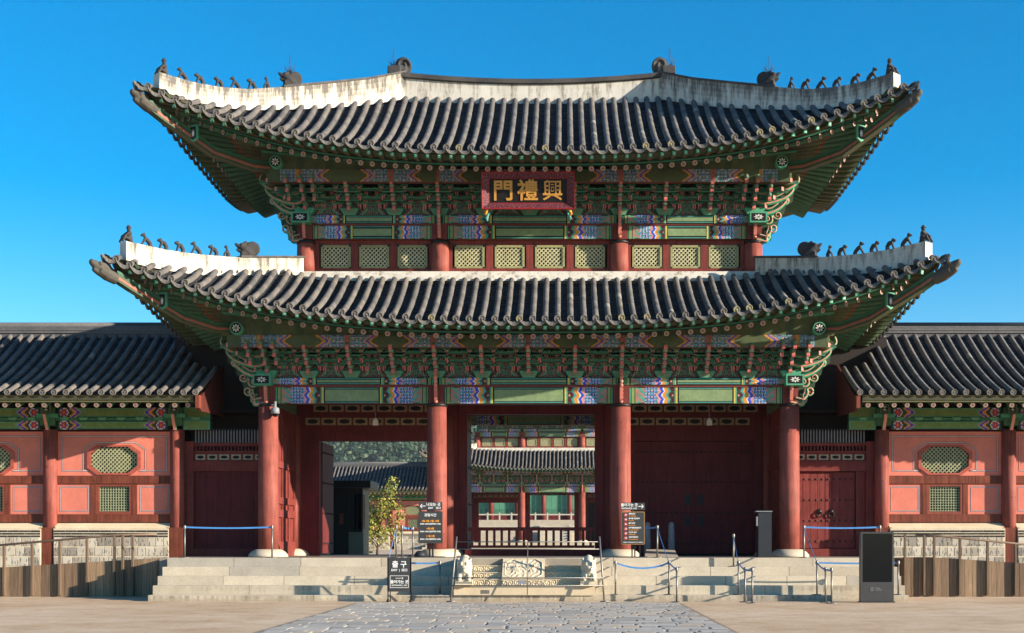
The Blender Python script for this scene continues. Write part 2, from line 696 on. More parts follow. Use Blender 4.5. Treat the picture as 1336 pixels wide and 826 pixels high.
class Side:
    """one slope of a hipped roof; u runs along the eave, w outwards from the building's middle"""
    def __init__(s, P, U, w0, wc, z0, lift, XE, hu, wi, zin, zhip, pw=2.9):
        s.P, s.U, s.w0, s.wc, s.z0, s.lift, s.XE, s.hu, s.wi, s.zin, s.zhip, s.pw = P, U, w0, wc, z0, lift, XE, hu, wi, zin, zhip, pw
    def k(s, u):
        d = s.U - abs(u)
        return max(0.0, 1 - d / s.XE) ** s.pw
    def eave(s, u):
        k = s.k(u)
        return s.w0 + (s.wc - s.w0) * k, s.z0 + s.lift * k
    def inner(s, u):
        a = abs(u)
        if a <= s.hu:
            return s.wi, s.zin(u)
        t = (a - s.hu) / (s.U - s.hu)
        return s.wi + (s.wc - s.wi) * t, s.zhip(t)
    def pt(s, u, t, off=0.0):
        we, ze = s.eave(u)
        wi, zi = s.inner(u)
        g = t * .72 + .28 * t * t
        return we + (wi - we) * t, ze + (zi - ze) * g + off

def roof_side(mb, S, spacing=.385, rr=.096, coarse=False, umin=None, umax=None):
    if coarse:
        mb.grid(lambda a, b: S.P((a * 2 - 1) * S.U, *S.pt((a * 2 - 1) * S.U, b)), 40, 10, lambda a, b: PAN[0])
        return
    n = int(round(2 * S.U / spacing))
    for i in range(n + 1):
        u = -S.U + 2 * S.U * i / n
        we, ze = S.eave(u)
        wi, zi = S.inner(u)
        L = math.hypot(we - wi, zi - ze)
        # ---- roll tiles
        if L > .12:
            nt_ = max(1, int(round(L / .34)))
            jit = (h2(i, 77) - .5) * .034
            prev = None
            for j in range(nt_):
                col = tile_col(i, j)
                rj = 1 + (h2(i, j, 61) - .5) * .10
                for q, r in ((0.0, rr * rj), (0.94, rr * .93 * rj)):
                    t = (j + q) / nt_
                    w, z = S.pt(u, t)
                    w2, z2 = S.pt(u, min(1, t + .01))
                    d = Vector((w2 - w, z2 - z))
                    if d.length < 1e-6:
                        d = Vector((-1, .5))
                    d.normalize()
                    nw, nz = d.y, -d.x              # normal to the slope in the (w,z) plane
                    if nz < 0:
                        nw, nz = -nw, -nz
                    base = len(mb.v)
                    for k in range(8):
                        th = math.pi * (k / 7.0) * 1.24 - .12 * math.pi
                        cu, sn = math.cos(th) * r, math.sin(th) * r
                        mb.v.append(S.P(u + cu + jit, w + nw * sn, z + nz * sn + .035))
                    if prev is not None:
                        for k in range(7):
                            mb.addf((prev + k, prev + k + 1, base + k + 1, base + k), col, 0, True)
                    prev = base
            # ---- round end tile with a raised rim
            w, z = we + .012, ze + .03
            tilt = .18
            rings = ((rr * 1.08, .0), (rr * 1.08, .045), (rr * .84, .045), (rr * .74, .028), (rr * .42, .028), (rr * .3, .042), (0.004, .045))
            prev = None
            tc = mixc(TIP, tile_col(i, 99), .4)
            if h2(i, 5) > .93:
                tc = mixc(tc, lin((190, 174, 120)), .5)
            for ri, (r, d) in enumerate(rings):
                base = len(mb.v)
                for k in range(12):
                    th = 2 * math.pi * k / 12
                    mb.v.append(S.P(u + math.cos(th) * r + jit, w + d + math.sin(th) * r * tilt, z + math.sin(th) * r))
                if prev is not None:
                    for k in range(12):
                        k2 = (k + 1) % 12
                        c2 = mixc(tc, (0.02, 0.02, 0.02), .55) if ri in (3, 5) else tc
                        mb.addf((prev + k, prev + k2, base + k2, base + k), c2, 0)
                prev = base
        # ---- pan tiles between this roll and the next
        if i == n:
            break
        ua = u + 2 * S.U / n
        um = (u + ua) / 2
        we, ze = S.eave(um)
        wi, zi = S.inner(um)
        L = math.hypot(we - wi, zi - ze)
        if L < .08:
            continue
        nc = max(1, int(round(L / .15)))
        prev = None
        for j in range(nc):
            col = PAN[int(h2(i, j, 21) * 2.99)]
            for q, off in ((0.0, .012), (0.97, -.022)):
                t = (j + q) / nc
                base = len(mb.v)
                for k in range(5):
                    a = k / 4.0
                    uu = u + (ua - u) * a
                    sag = -.085 * (1 - (2 * a - 1) ** 2)
                    w, z = S.pt(um, t)
                    zs = (S.eave(uu)[1] - ze) * (1 - t)
                    mb.v.append(S.P(uu, w, z + sag + off + zs + .01))
                if prev is not None:
                    for k in range(4):
                        mb.addf((prev + k, prev + k + 1, base + k + 1, base + k), col, 0, False)
                prev = base
        # ---- drip tile: a hanging crescent
        tc = mixc(mixc(TIP, tile_col(i, 55), .45), (.03, .03, .03), .25)
        up, dn, dn2 = [], [], []
        for k in range(9):
            a = k / 8.0
            uu = u + (ua - u) * a
            zs = S.eave(uu)[1]
            ws = S.eave(uu)[0]
            top = zs - .085 * (1 - (2 * a - 1) ** 2)
            dep = .03 + .075 * (1 - (2 * a - 1) ** 2) ** .8
            up.append(S.P(uu, ws + .03, top + .02))
            dn.append(S.P(uu, ws + .085, top - dep))
            dn2.append(S.P(uu, ws + .03, top - dep - .005))
        for k in range(8):
            c2 = mixc(tc, (.03, .03, .03), .25 if k % 2 else 0.0)
            mb.face([up[k], up[k + 1], dn[k + 1], dn[k]], c2)
            mb.face([dn[k], dn[k + 1], dn2[k + 1], dn2[k]], tc)

def hip_ridge(path, h, width=.40, stain=1.0, cap_to=1.0):
    """white plastered hip: path = list of (x,y,ztop), h = height at each point; dark tile cap up to cap_to"""
    mb = MB()
    pts = [Vector(p) for p in path]
    n = len(pts)
    secs = []
    for i, p in enumerate(pts):
        d = pts[min(i + 1, n - 1)] - pts[max(i - 1, 0)]
        d.z = 0
        d.normalize()
        sd = Vector((d.y, -d.x, 0))
        secs.append((p, sd, h[i]))
    K = 5
    for i in range(n - 1):
        (p, s1, h1), (q, s2, h2_) = secs[i], secs[i + 1]
        for sg in (1, -1):
            for k in range(K):
                a, b = k / K, (k + 1) / K
                o1, o2 = s1 * (sg * width / 2), s2 * (sg * width / 2)
                wv = max(0.0, 1 - (a + .5 / K) * .95) * stain
                mb.face([tuple(p + o1 + Vector((0, 0, -h1 * a))), tuple(q + o2 + Vector((0, 0, -h2_ * a))),
                         tuple(q + o2 + Vector((0, 0, -h2_ * b))), tuple(p + o1 + Vector((0, 0, -h1 * b)))], (wv, wv, wv))
        mb.face([tuple(p + s1 * (width / 2)), tuple(q + s2 * (width / 2)), tuple(q - s2 * (width / 2)), tuple(p - s1 * (width / 2))], (.6 * stain,) * 3)
    for (p, s1, h1) in (secs[0], secs[-1]):
        a = s1 * (width / 2)
        z = Vector((0, 0, -h1))
        mb.face([tuple(p + a), tuple(p - a), tuple(p - a + z), tuple(p + a + z)], (.15 * stain,) * 3)
    # cap of dark tiles
    m = max(2, int(n * cap_to))
    if cap_to > 0:
        lift = Vector((0, 0, .055))
        for i in range(m - 1):
            (p, s1, _), (q, s2, _) = secs[i], secs[i + 1]
            e = width / 2 + .04
            c = mixc(TILE[i % 5], (.02, .02, .02), .45)
            A, B, C2, D = p + s1 * e, q + s2 * e, q - s2 * e, p - s1 * e
            dn = Vector((0, 0, -.015))
            up = lift
            mb.face([tuple(A + up), tuple(B + up), tuple(C2 + up), tuple(D + up)], c, 1)
            mb.face([tuple(A + dn), tuple(B + dn), tuple(B + up), tuple(A + up)], c, 1)
            mb.face([tuple(D + dn), tuple(C2 + dn), tuple(C2 + up), tuple(D + up)], c, 1)
            mb.face([tuple(A + dn), tuple(B + dn), tuple(C2 + dn), tuple(D + dn)], c, 1)
        (p, s1, _) = secs[m - 1]
        e = width / 2 + .04
        mb.face([tuple(p + s1 * e + lift), tuple(p - s1 * e + lift), tuple(p - s1 * e - lift * .3), tuple(p + s1 * e - lift * .3)], lin((60, 60, 62)), 1)
    return mb

# ---------- small clay figures of the hips
CLAY = (66, 62, 60)
def figure_mesh(kind):
    mb = MB(CLAY)
    def limb(pts, r):
        mb.tube(pts, r, 8)
    if kind == 0:      # seated man with a hat, hands on knees, looking outwards (+x)
        mb.ball((-.02, 0, .20), (.11, .10, .16))
        mb.ball((-.01, 0, .36), (.09, .11, .12))
        mb.ball((.0, 0, .53), (.072, .07, .085))
        mb.lathe([(.10, .575), (.10, .59), (.06, .60), (.05, .66), (.015, .67)], 0, 0, 12)
        for s in (-1, 1):
            limb([(-.02, s * .07, .14), (.18, s * .1, .20), (.27, s * .1, .02)], [.06, .055, .045])
            limb([(0, s * .1, .42), (.12, s * .13, .30), (.21, s * .1, .22)], [.045, .04, .035])
        limb([(-.06, 0, .12), (-.14, 0, .02)], [.08, .05])
    elif kind == 1:    # beast on stiff forelegs, haunches back, head raised
        limb([(-.16, 0, .02), (-.13, 0, .14), (-.05, 0, .25), (.04, 0, .33)], [.07, .075, .075, .06])
        mb.ball((.06, 0, .41), (.075, .06, .065))
        mb.ball((.12, 0, .395), (.05, .042, .038))
        limb([(.04, 0, .42), (.02, 0, .50)], [.025, .012])
        for s in (-1, 1):
            limb([(.02, s * .045, .28), (.1, s * .05, .13), (.17, s * .05, .0)], [.042, .034, .034])
            limb([(-.13, s * .05, .12), (-.1, s * .06, .05), (-.15, s * .06, .0)], [.05, .045, .045])
    elif kind == 2:    # hunched beast, round head bent forward
        limb([(-.13, 0, .02), (-.12, 0, .15), (-.05, 0, .28), (.05, 0, .32)], [.065, .07, .08, .055])
        mb.ball((.09, 0, .355), (.08, .065, .06))
        mb.ball((.05, 0, .41), (.04, .04, .035))
        for s in (-1, 1):
            limb([(.03, s * .05, .29), (.07, s * .055, .14), (.12, s * .05, .0)], [.042, .032, .036])
            limb([(-.11, s * .05, .14), (-.09, s * .06, .0)], [.055, .05])
    else:              # upright small beast, slim
        limb([(-.04, 0, .0), (-.05, 0, .14), (-.01, 0, .27), (.0, 0, .34)], [.085, .075, .06, .045])
        mb.ball((.02, 0, .39), (.06, .052, .06))
        mb.ball((.065, 0, .375), (.035, .03, .028))
        for s in (-1, 1):
            limb([(.0, s * .04, .25), (.08, s * .055, .15), (.1, s * .05, .0)], [.036, .03, .032])
    return remeshed(mb, "ridge_figure", .017, M['tile'], 2)

def dragon_mesh(spiked):
    mb = MB((60, 58, 58))
    # open-jawed head facing +x with a round curled wing behind
    mb.box(-.22, .20, -.13, .13, 0, .16)
    mb.tube([(-.1, 0, .1), (.06, 0, .26), (.2, 0, .36)], [.16, .15, .11], 10)
    mb.tube([(.16, 0, .33), (.3, 0, .37), (.38, 0, .44)], [.09, .07, .035], 8)
    mb.tube([(.14, 0, .2), (.26, 0, .19), (.34, 0, .24)], [.08, .055, .03], 8)
    mb.ball((.18, .08, .42), .05)
    mb.ball((.18, -.08, .42), .05)
    mb.tube([(.12, 0, .42), (.04, 0, .52), (-.02, 0, .54)], [.06, .045, .02], 8)
    pts = [(-.2 + .2 * math.cos(t) * (1 - t * .035), 0, .3 + .22 * math.sin(t) * (1 - t * .035)) for t in [i * .42 for i in range(14)]]
    mb.tube(pts, .06, 8)
    mb.tube([(-.2, -.06, .3), (-.2, .06, .3)], [.2, .2], 14)
    me = remeshed(mb, "dragon_head", .024, M['tile'], 2)
    return me

def spikes_mesh(h=.62):
    mb = MB((70, 70, 72))
    mb.tube([(0, 0, 0), (0, 0, h)], [.014, .006], 6)
    for i in range(5):
        z = h * (.55 + .09 * i)
        mb.tube([(-.03, 0, z), (.03, 0, z)], .008, 5)
    for dx, dy in ((-.16, 0), (.16, 0), (-.08, .1), (.08, -.1)):
        mb.tube([(0, 0, .02), (dx * .8, dy, .14), (dx, dy, .3)], [.02, .014, .005], 6)
        mb.tube([(dx * .7, dy, .12), (dx * 1.3, dy, .2)], [.01, .004], 5)
    return mb.mesh("lightning_spike", M['tile'])

def ridge_end_mesh():
    mb = MB((70, 68, 68))
    mb.box(-.30, .12, -.2, .2, 0, .26)
    mb.tube([(-.05, 0, .1), (.15, 0, .18), (.3, 0, .1)], [.17, .18, .15], 10)
    mb.tube([(.2, -.1, .29), (.2, .1, .29)], [.27, .27], 18)
    pts = [(.2 + (.23 - .012 * i) * math.cos(i * .5), -.12, .29 + (.23 - .012 * i) * math.sin(i * .5)) for i in range(16)]
    mb.tube(pts, .04, 8)
    pts = [(p[0], .12, p[2]) for p in pts]
    mb.tube(pts, .04, 8)
    mb.tube([(.28, 0, .12), (.3, 0, -.05), (.3, 0, -.2)], [.1, .08, .05], 8)
    return remeshed(mb, "ridge_dragon", .024, M['tile'], 1)

def tosu_mesh():
    """grey tile dragon head that caps the hip rafter, pointing to +x"""
    mb = MB((82, 78, 71))
    mb.tube([(-.3, 0, -.06), (.2, 0, .06), (.55, 0, .2)], [.22, .23, .21], 10)
    mb.tube([(.45, 0, .22), (.75, 0, .36), (.9, 0, .40)], [.19, .16, .12], 10)
    mb.ball((.9, 0, .42), (.12, .11, .12))
    mb.tube([(.45, 0, .06), (.68, 0, .14), (.84, 0, .2)], [.14, .12, .09], 10)
    mb.ball((.58, .15, .38), .08)
    mb.ball((.58, -.15, .38), .08)
    mb.tube([(.5, 0, .42), (.25, 0, .36), (.0, 0, .22)], [.08, .1, .06], 8)
    return remeshed(mb, "dragon_cap", .03, M['tile'], 1)

FIG = [figure_mesh(k) for k in range(4)]
DRAGON, SPIKES, CHWIDU, TOSU = dragon_mesh(True), spikes_mesh(), ridge_end_mesh(), tosu_mesh()

# ---------- rafters
def round_rafter_mesh(L=1.0):
    """round rafter along +y from its painted outer end at the origin; the body is green with a red line"""
    mb = MB()
    r = .088
    n = 12
    seq = [(0.0, BLACK), (.008, lin((40, 84, 64))), (.3, lin((84, 122, 92))), (.33, lin((170, 96, 78))), (.37, lin((122, 122, 88))), (1.0, lin((122, 118, 88)))]  # body lightened to make up for weak bounce light under the eaves
    prev = None
    for y, c in seq:
        base = len(mb.v)
        for k in range(n):
            t = 2 * math.pi * k / n
            mb.v.append((r * math.cos(t), y, r * math.sin(t)))
        if prev is not None:
            for k in range(n):
                k2 = (k + 1) % n
                mb.addf((prev + k, base + k, base + k2, prev + k2), c, 0, True)
        prev = base
    # painted end: rings and eight petals
    rings = [(r, None), (.078, lin((150, 112, 100))), (.066, lin((196, 164, 146))), (.044, None), (.026, lin((160, 72, 64))), (.012, lin((66, 130, 104))), (0.0008, lin((40, 60, 50)))]
    n2 = 16
    pv = None
    for i, (q, c) in enumerate(rings):
        base = len(mb.v)
        for k in range(n2):
            t = 2 * math.pi * k / n2
            mb.v.append((q * math.cos(t), -.004, q * math.sin(t)))
        if pv is not None:
            for k in range(n2):
                k2 = (k + 1) % n2
                cc = c if c is not None else (lin((70, 98, 84)) if k % 2 else lin((196, 150, 136)))
                if i == 1:
                    cc = lin((62, 78, 66))
                mb.addf((pv + k, pv + k2, base + k2, base + k), cc)
        pv = base
    return mb.mesh("rafter", M['paint'])
def square_rafter_mesh():
    mb = MB()
    w, h = .062, .066
    mb.box(-w, w, 0, 1, -h, h, lin((74, 88, 60)), faces={2: lin((40, 110, 84)), 0: lin((104, 92, 60))})
    mb.box(-w * .82, w * .82, -.006, 0.002, -h * .82, h * .82, TEAL, faces={2: lin((64, 160, 128))})
    mb.face([(-w * .5, -.009, -h * .5), (w * .5, -.009, -h * .5), (w * .5, -.009, h * .45), (-w * .1, -.009, h * .5)], lin((196, 220, 206)))
    mb.face([(-w * .25, -.012, -h * .3), (w * .3, -.012, -h * .3), (w * .1, -.012, h * .3)], lin((60, 130, 110)))
    return mb.mesh("flying_rafter", M['paint'])
RAFTER, FLYER = round_rafter_mesh(), square_rafter_mesh()

def merge_instances(name, me, mats, parent, places):
    """many copies of one mesh fused into a single mesh"""
    mb = MB()
    vs = [v.co.copy() for v in me.vertices]
    fs = [tuple(p.vertices) for p in me.polygons]
    at = me.color_attributes["Col"].data
    cs = [tuple(at[p.loop_start].color[:3]) for p in me.polygons]
    for T in places:
        b = len(mb.v)
        mb.v.extend(tuple(T @ v) for v in vs)
        for f, c in zip(fs, cs):
            mb.addf([b + i for i in f], c)
    return mb.build(name, mats, parent)

def place_matrix(a, b):
    """matrix taking the unit rafter (0..1 on +y) to the segment a->b"""
    a, b = Vector(a), Vector(b)
    d = b - a
    L = d.length
    q = d.to_track_quat('Y', 'Z')
    return a, q, L

def eave_timber(S, parent, ucol, wall, zr_in, name_prefix, single, nraf, over=.86, drop=.37, first_flag=None):
    """rafters, flying rafters, fascia strips and soffit boards of one side.
       ucol = half length to the corner column, wall = w of the column line, zr_in = rafter height there"""
    U = S.U
    def outer(u):
        we, ze = S.eave(u)
        k = S.k(u)
        return S.P(u * (1 - .035 * k), we - over, ze - drop), S.P(u * (1 - .05 * k), we - over + .02, ze - drop + .16)
    ub = ucol - 1.25
    def innerp(u):
        a = abs(u)
        if a <= ub:
            ui = u
        else:
            ui = math.copysign(ub + (a - ub) / (U - ub) * 1.15, u)
        return S.P(ui, wall, zr_in + .25 * S.k(u))
    us = [-(U - .5) + 2 * (U - .5) * (i + .5) / nraf for i in range(nraf)]
    rp, fp = [], []
    for u in us:
        a, b = outer(u)[0], innerp(u)
        rp.append(place_matrix(a, b))
        we, ze = S.eave(u)
        d = (Vector(b) - Vector(a))
        d.z = 0
        d.normalize()
        e1 = S.P(u, we - .15, ze - .205)
        q = Vector(outer(u)[0])
        tail = q + d * .45
        tail.z = q.z + .19 + .10
        fp.append(place_matrix(e1, tail))
    if single:
        for (a, q, L) in rp:
            link("rafter", RAFTER, parent, a, q, (1, L, 1))
        for (a, q, L) in fp:
            link("flying_rafter", FLYER, parent, a, q, (1, L, 1))
    else:
        mk = lambda a, q, L: Matrix.Translation(a) @ q.to_matrix().to_4x4() @ Matrix.Diagonal((1, L, 1, 1))
        stuff(merge_instances("side_rafters", RAFTER, M['paint'], parent, [mk(*x) for x in rp]))
        stuff(merge_instances("side_flying_rafters", FLYER, M['paint'], parent, [mk(*x) for x in fp]))
    # fascia strips following the eave
    mb = MB()
    n = 72
    def strip(wo, zo, ww, hh, c, kk=0.0):
        prev = None
        for i in range(n + 1):
            u = -U + 2 * U * i / n
            we, ze = S.eave(u)
            uu = u * (1 - kk * S.k(u))
            q = [S.P(uu, we - wo, ze - zo), S.P(uu, we - wo, ze - zo - hh), S.P(uu, we - wo - ww, ze - zo - hh), S.P(uu, we - wo - ww, ze - zo)]
            if prev:
                for k in range(4):
                    k2 = (k + 1) % 4
                    mb.face([prev[k], prev[k2], q[k2], q[k]], c)
            prev = q
    strip(.10, .055, .10, .05, lin((104, 100, 70)))
    strip(.13, .105, .10, .022, lin((40, 48, 40)))
    strip(over - .06, .20, .09, .035, lin((60, 66, 52)), .035)
    strip(over - .075, .235, .08, .045, lin((54, 118, 92)), .035)
    strip(over - .06, .28, .06, .02, lin((24, 34, 30)), .035)
    mb.build("eave_strip", M['paint'], parent)
    # boards above the rafters
    mb = MB()
    m = 60
    cb = lin((116, 110, 80))  # pigment lightened in place of fill light below the eaves
    prev = None
    for i in range(m + 1):
        u = -U + 2 * U * i / m
        we, ze = S.eave(u)
        k = S.k(u)
        a = Vector(S.P(u, we - .12, ze - .115))
        b = Vector(S.P(u * (1 - .035 * k), we - over - .02, ze - .16))
        c0 = Vector(outer(u)[0]) + Vector((0, 0, .095))
        d0 = Vector(innerp(u)) + Vector((0, 0, .095))
        if prev:
            mb.face([prev[0], prev[1], tuple(b), tuple(a)], lin((92, 96, 70)))
            for q in range(4):
                t0, t1 = q / 4, (q + 1) / 4
                L0 = lambda t, A, B: tuple(Vector(A) + (Vector(B) - Vector(A)) * t)
                mb.face([L0(t0, prev[2], prev[3]), L0(t1, prev[2], prev[3]), L0(t1, c0, d0), L0(t0, c0, d0)], cb if (i % 2) else mixc(cb, (.03, .03, .02), .2))
        prev = (tuple(a), tuple(b), tuple(c0), tuple(d0))
    mb.build("soffit_board", M['paint'], parent)

def hip_timber(parent, sx, cyo, pts, tip):
    """corner hip rafter with its tile dragon cap. pts: list of (k outwards along the diagonal, z); sx = left/right, cyo = (x0,y0,front sign)"""
    x0, y0, sy = cyo
    P = lambda k, z: Vector((sx * (x0 + k), y0 - sy * k, z))
    mb = MB()
    for i in range(len(pts) - 1):
        a, b = P(*pts[i]), P(*pts[i + 1])
        mb.bar(a, b, .27, .30, lin((58, 80, 58)))
        d = (b - a).normalized()
        off = d.cross(Vector((0, 0, 1))).normalized()
        for sg in (1, -1):
            mb.bar(a + off * sg * .138 + Vector((0, 0, -.06)), b + off * sg * .138 + Vector((0, 0, -.06)), .012, .075, lin((158, 92, 74)))
            mb.bar(a + off * sg * .138 + Vector((0, 0, .11)), b + off * sg * .138 + Vector((0, 0, .11)), .012, .04, lin((50, 110, 82)))
        mb.bar(a + Vector((0, 0, -.157)), b + Vector((0, 0, -.157)), .20, .014, lin((100, 98, 72)))
    hr = mb.build("hip_rafter", M['paint'], parent)
    # painted shield where the lower hip rafter ends
    k, z = pts[-2]
    T = Matrix.Translation(P(k - .25, z - .12)) @ Matrix.Rotation(math.atan2(-sy, sx) + R(90), 4, 'Z')
    return hr

# ------------------------------------------------------------------ THE GATE
ZP = 1.235                                          # top of the stone platform
CY = 4.0                                            # middle of the gate, front to back
XL = [-8.5, -3.0, 3.0, 8.5]                         # lower columns
XU = [-7.5, -3.0, 3.0, 7.5]                         # upper columns
YU = 1.2                                            # upper storey's front
gate = thing('palace_gate', 'large two-storey red and green wooden gate with sweeping grey tiled roofs in front', 'gate', (0, CY, ZP))

def lerp_tab(tab):
    def f(t):
        for (a, va), (b, vb) in zip(tab, tab[1:]):
            if t <= b:
                return va + (vb - va) * (t - a) / (b - a)
        return tab[-1][1]
    return f
FRONT = lambda u, w, z: (u, CY - w, z)
BACK = lambda u, w, z: (-u, CY + w, z)
RIGHT = lambda u, w, z: (w, CY + u, z)
LEFT = lambda u, w, z: (-w, CY - u, z)

def make_roof(name, XE, WF, w0, z0, lift, hu, wi, zin, zhip, spacing):
    push = WF - w0
    front = Side(FRONT, XE, w0, WF, z0, lift, XE, hu, wi, zin, zhip)
    back = Side(BACK, XE, w0, WF, z0, lift, XE, hu, wi, zin, zhip)
    right = Side(RIGHT, WF, XE - push, XE, z0, lift, XE, wi, hu, zin, zhip)
    left = Side(LEFT, WF, XE - push, XE, z0, lift, XE, wi, hu, zin, zhip)
    mb = MB()
    for S in (front, left, right):
        roof_side(mb, S, spacing)
    roof_side(mb, back, coarse=True)
    o = mb.build(name, M['tile'], gate)
    return o, front, back, left, right

u_hip = lerp_tab([(0, 17.55), (.34, 16.47), (.672, 15.66), (.85, 15.50), (1, 15.66)])
l_hip = lerp_tab([(0, 10.64), (.42, 10.24), (.72, 10.12), (1, 10.25)])
uroof, uf, ub_, ul, ur = make_roof('tiled_roof', 11.86, 7.12, 6.0, 13.94, 1.74, 4.55, 0.0, lambda u: 17.48 + .07 * (u / 4.55) ** 2, u_hip, .387)
lroof, lf, lb, ll, lr = make_roof('tiled_roof', 12.55, 7.92, 7.0, 8.47, 1.80, 7.7, 3.4, lambda u: 10.36 + .2 * (min(abs(u), 7.7) / 7.7) ** 4, l_hip, .387)
uroof['label'] = 'upper grey tiled roof with white plastered ridge and hips'
lroof['label'] = 'lower grey tiled roof skirting the gate'

for roof, sides, ucol, wf, ws, zr, nf, ns in ((uroof, (uf, ub_, ul, ur), 7.5, 2.8, 7.5, 14.72, 62, 36), (lroof, (lf, lb, ll, lr), 8.5, 4.0, 8.5, 9.15, 64, 40)):
    eave_timber(sides[0], roof, ucol, wf, zr, '', True, nf)
    for S in sides[2:]:
        eave_timber(S, roof, wf, ws, zr, '', False, ns)
    # rear eave closed with plain boards
    S = sides[1]
    mb = MB()
    mb.grid(lambda a, b: S.P((2 * a - 1) * S.U, S.eave((2 * a - 1) * S.U)[0] - .1 + (wf - S.eave((2 * a - 1) * S.U)[0]) * b, S.eave((2 * a - 1) * S.U)[1] - .15 + (zr - S.z0) * b), 40, 2, lambda a, b: OLIVE)
    mb.build('soffit_board', M['paint'], roof)

# ---- ridge of the upper roof
mb = MB()
N = 24
prev = None
for i in range(N + 1):
    x = -4.62 + 9.24 * i / N
    zt = 18.14 + .24 * (x / 4.62) ** 2
    q = [(x, 3.76, zt - 1.05), (x, 3.76, zt - .23), (x, 3.66, zt - .20), (x, 3.66, zt - .05), (x, 3.8, zt), (x, 4.2, zt), (x, 4.34, zt - .05), (x, 4.34, zt - .20), (x, 4.24, zt - .23), (x, 4.24, zt - 1.05)]
    if prev:
        for k in range(9):
            pl = k in (0, 8)
            n5 = 4 if k == 0 else 1
            for s_ in range(n5):
                t0, t1 = s_ / n5, (s_ + 1) / n5
                L = lambda t, A, B: tuple(A[r] + (B[r] - A[r]) * t for r in range(3))
                wv = .35 * t0
                mb.face([L(t0, prev[k], prev[k + 1]), L(t1, prev[k], prev[k + 1]), L(t1, q[k], q[k + 1]), L(t0, q[k], q[k + 1])],
                        (wv, wv, wv) if pl else mixc(TILE[(i * 3) % 5], (.015, .015, .015), .5), 0 if pl else 1)
    prev = q
mb.build('roof_ridge', [M['plaster'], M['tile']], uroof)
for sx in (-1, 1):
    q = Quaternion((0, 0, 1), 0 if sx < 0 else math.pi)
    link('ridge_dragon', CHWIDU, uroof, (sx * 4.78, 4.0, 18.33), q, (1.1, 1.1, 1.1))
    link('lightning_spike', SPIKES, uroof, (sx * 4.92, 4.0, 18.6), None, (1, 1, 1.15))

# ---- hips: front pair with figures, rear pair plain
UP_TOP = lerp_tab([(0, 18.38), (.17, 17.75), (.34, 17.23), (.5, 16.76), (.672, 16.28), (.78, 16.11), (.874, 16.04), (.97, 16.06), (1.0, 16.08)])
UP_H = lerp_tab([(0, .95), (.34, .85), (.672, .68), (1, .56)])
LO_TOP = lerp_tab([(0, 11.22), (.25, 10.98), (.45, 10.80), (.65, 10.70), (.8, 10.68), (1, 10.74)])
LO_H = lerp_tab([(0, .68), (1, .62)])
def hip_pt(sx, sy, lower, t):
    if lower:
        k = 4.62 * t
        return Vector((sx * (7.5 + k), CY - sy * (2.8 + k * 1.0), LO_TOP(t)))
    return Vector((sx * (4.6 + 6.75 * t), CY - sy * (0.05 + 6.6 * t), UP_TOP(t)))
for lower, roof in ((False, uroof), (True, lroof)):
    H = LO_H if lower else UP_H
    for sx in (-1, 1):
        for sy in (1, -1):
            n = 30
            path = [hip_pt(sx, sy, lower, i / n) for i in range(n + 1)]
            mb = hip_ridge(path, [H(i / n) for i in range(n + 1)], .40, .55 if lower else 1.0, .42 if lower else .58)
            mb.build('hip_ridge', [M['plaster'], M['tile']], roof)
            if sy < 0:
                continue
            # figures: photo columns of the left hip, dragon first
            px = [322, 296, 278, 255, 234, 212, 190, 168] if lower else [378, 348, 328, 306, 285, 260, 237, 214]
            kinds = [None, 3, 2, 1, 2, 2, 1, 0]
            for j, p in enumerate(px):
                lo, hi = 0.0, 1.0
                for _ in range(30):
                    mid = (lo + hi) / 2
                    q = hip_pt(-1, 1, lower, mid)
                    if VPX + (q.x - CX) * F / (CD + q.y) > p:
                        lo = mid
                    else:
                        hi = mid
                q = hip_pt(sx, 1, lower, lo)
                ang = math.atan2(-1, sx)
                yaw = Quaternion((0, 0, 1), ang + (sx * .35))
                if kinds[j] is None:
                    link('dragon_head', DRAGON, roof, q + Vector((0, 0, .04)), yaw, (1.0, 1.0, .92))
                    if not lower:
                        link('lightning_spike', SPIKES, roof, q + Vector((0, 0, .46)), None, (1, 1, 1))
                else:
                    if kinds[j] == 0:
                        yaw = Quaternion((0, 0, 1), ang)
                    s_ = (.92, .92, .84) if kinds[j] == 0 else (.92 + .08 * h2(j, 3), .95, .84 + .1 * h2(j, 8))
                    link('ridge_figure', FIG[kinds[j]], roof, q + Vector((0, 0, -.01)), yaw, s_)

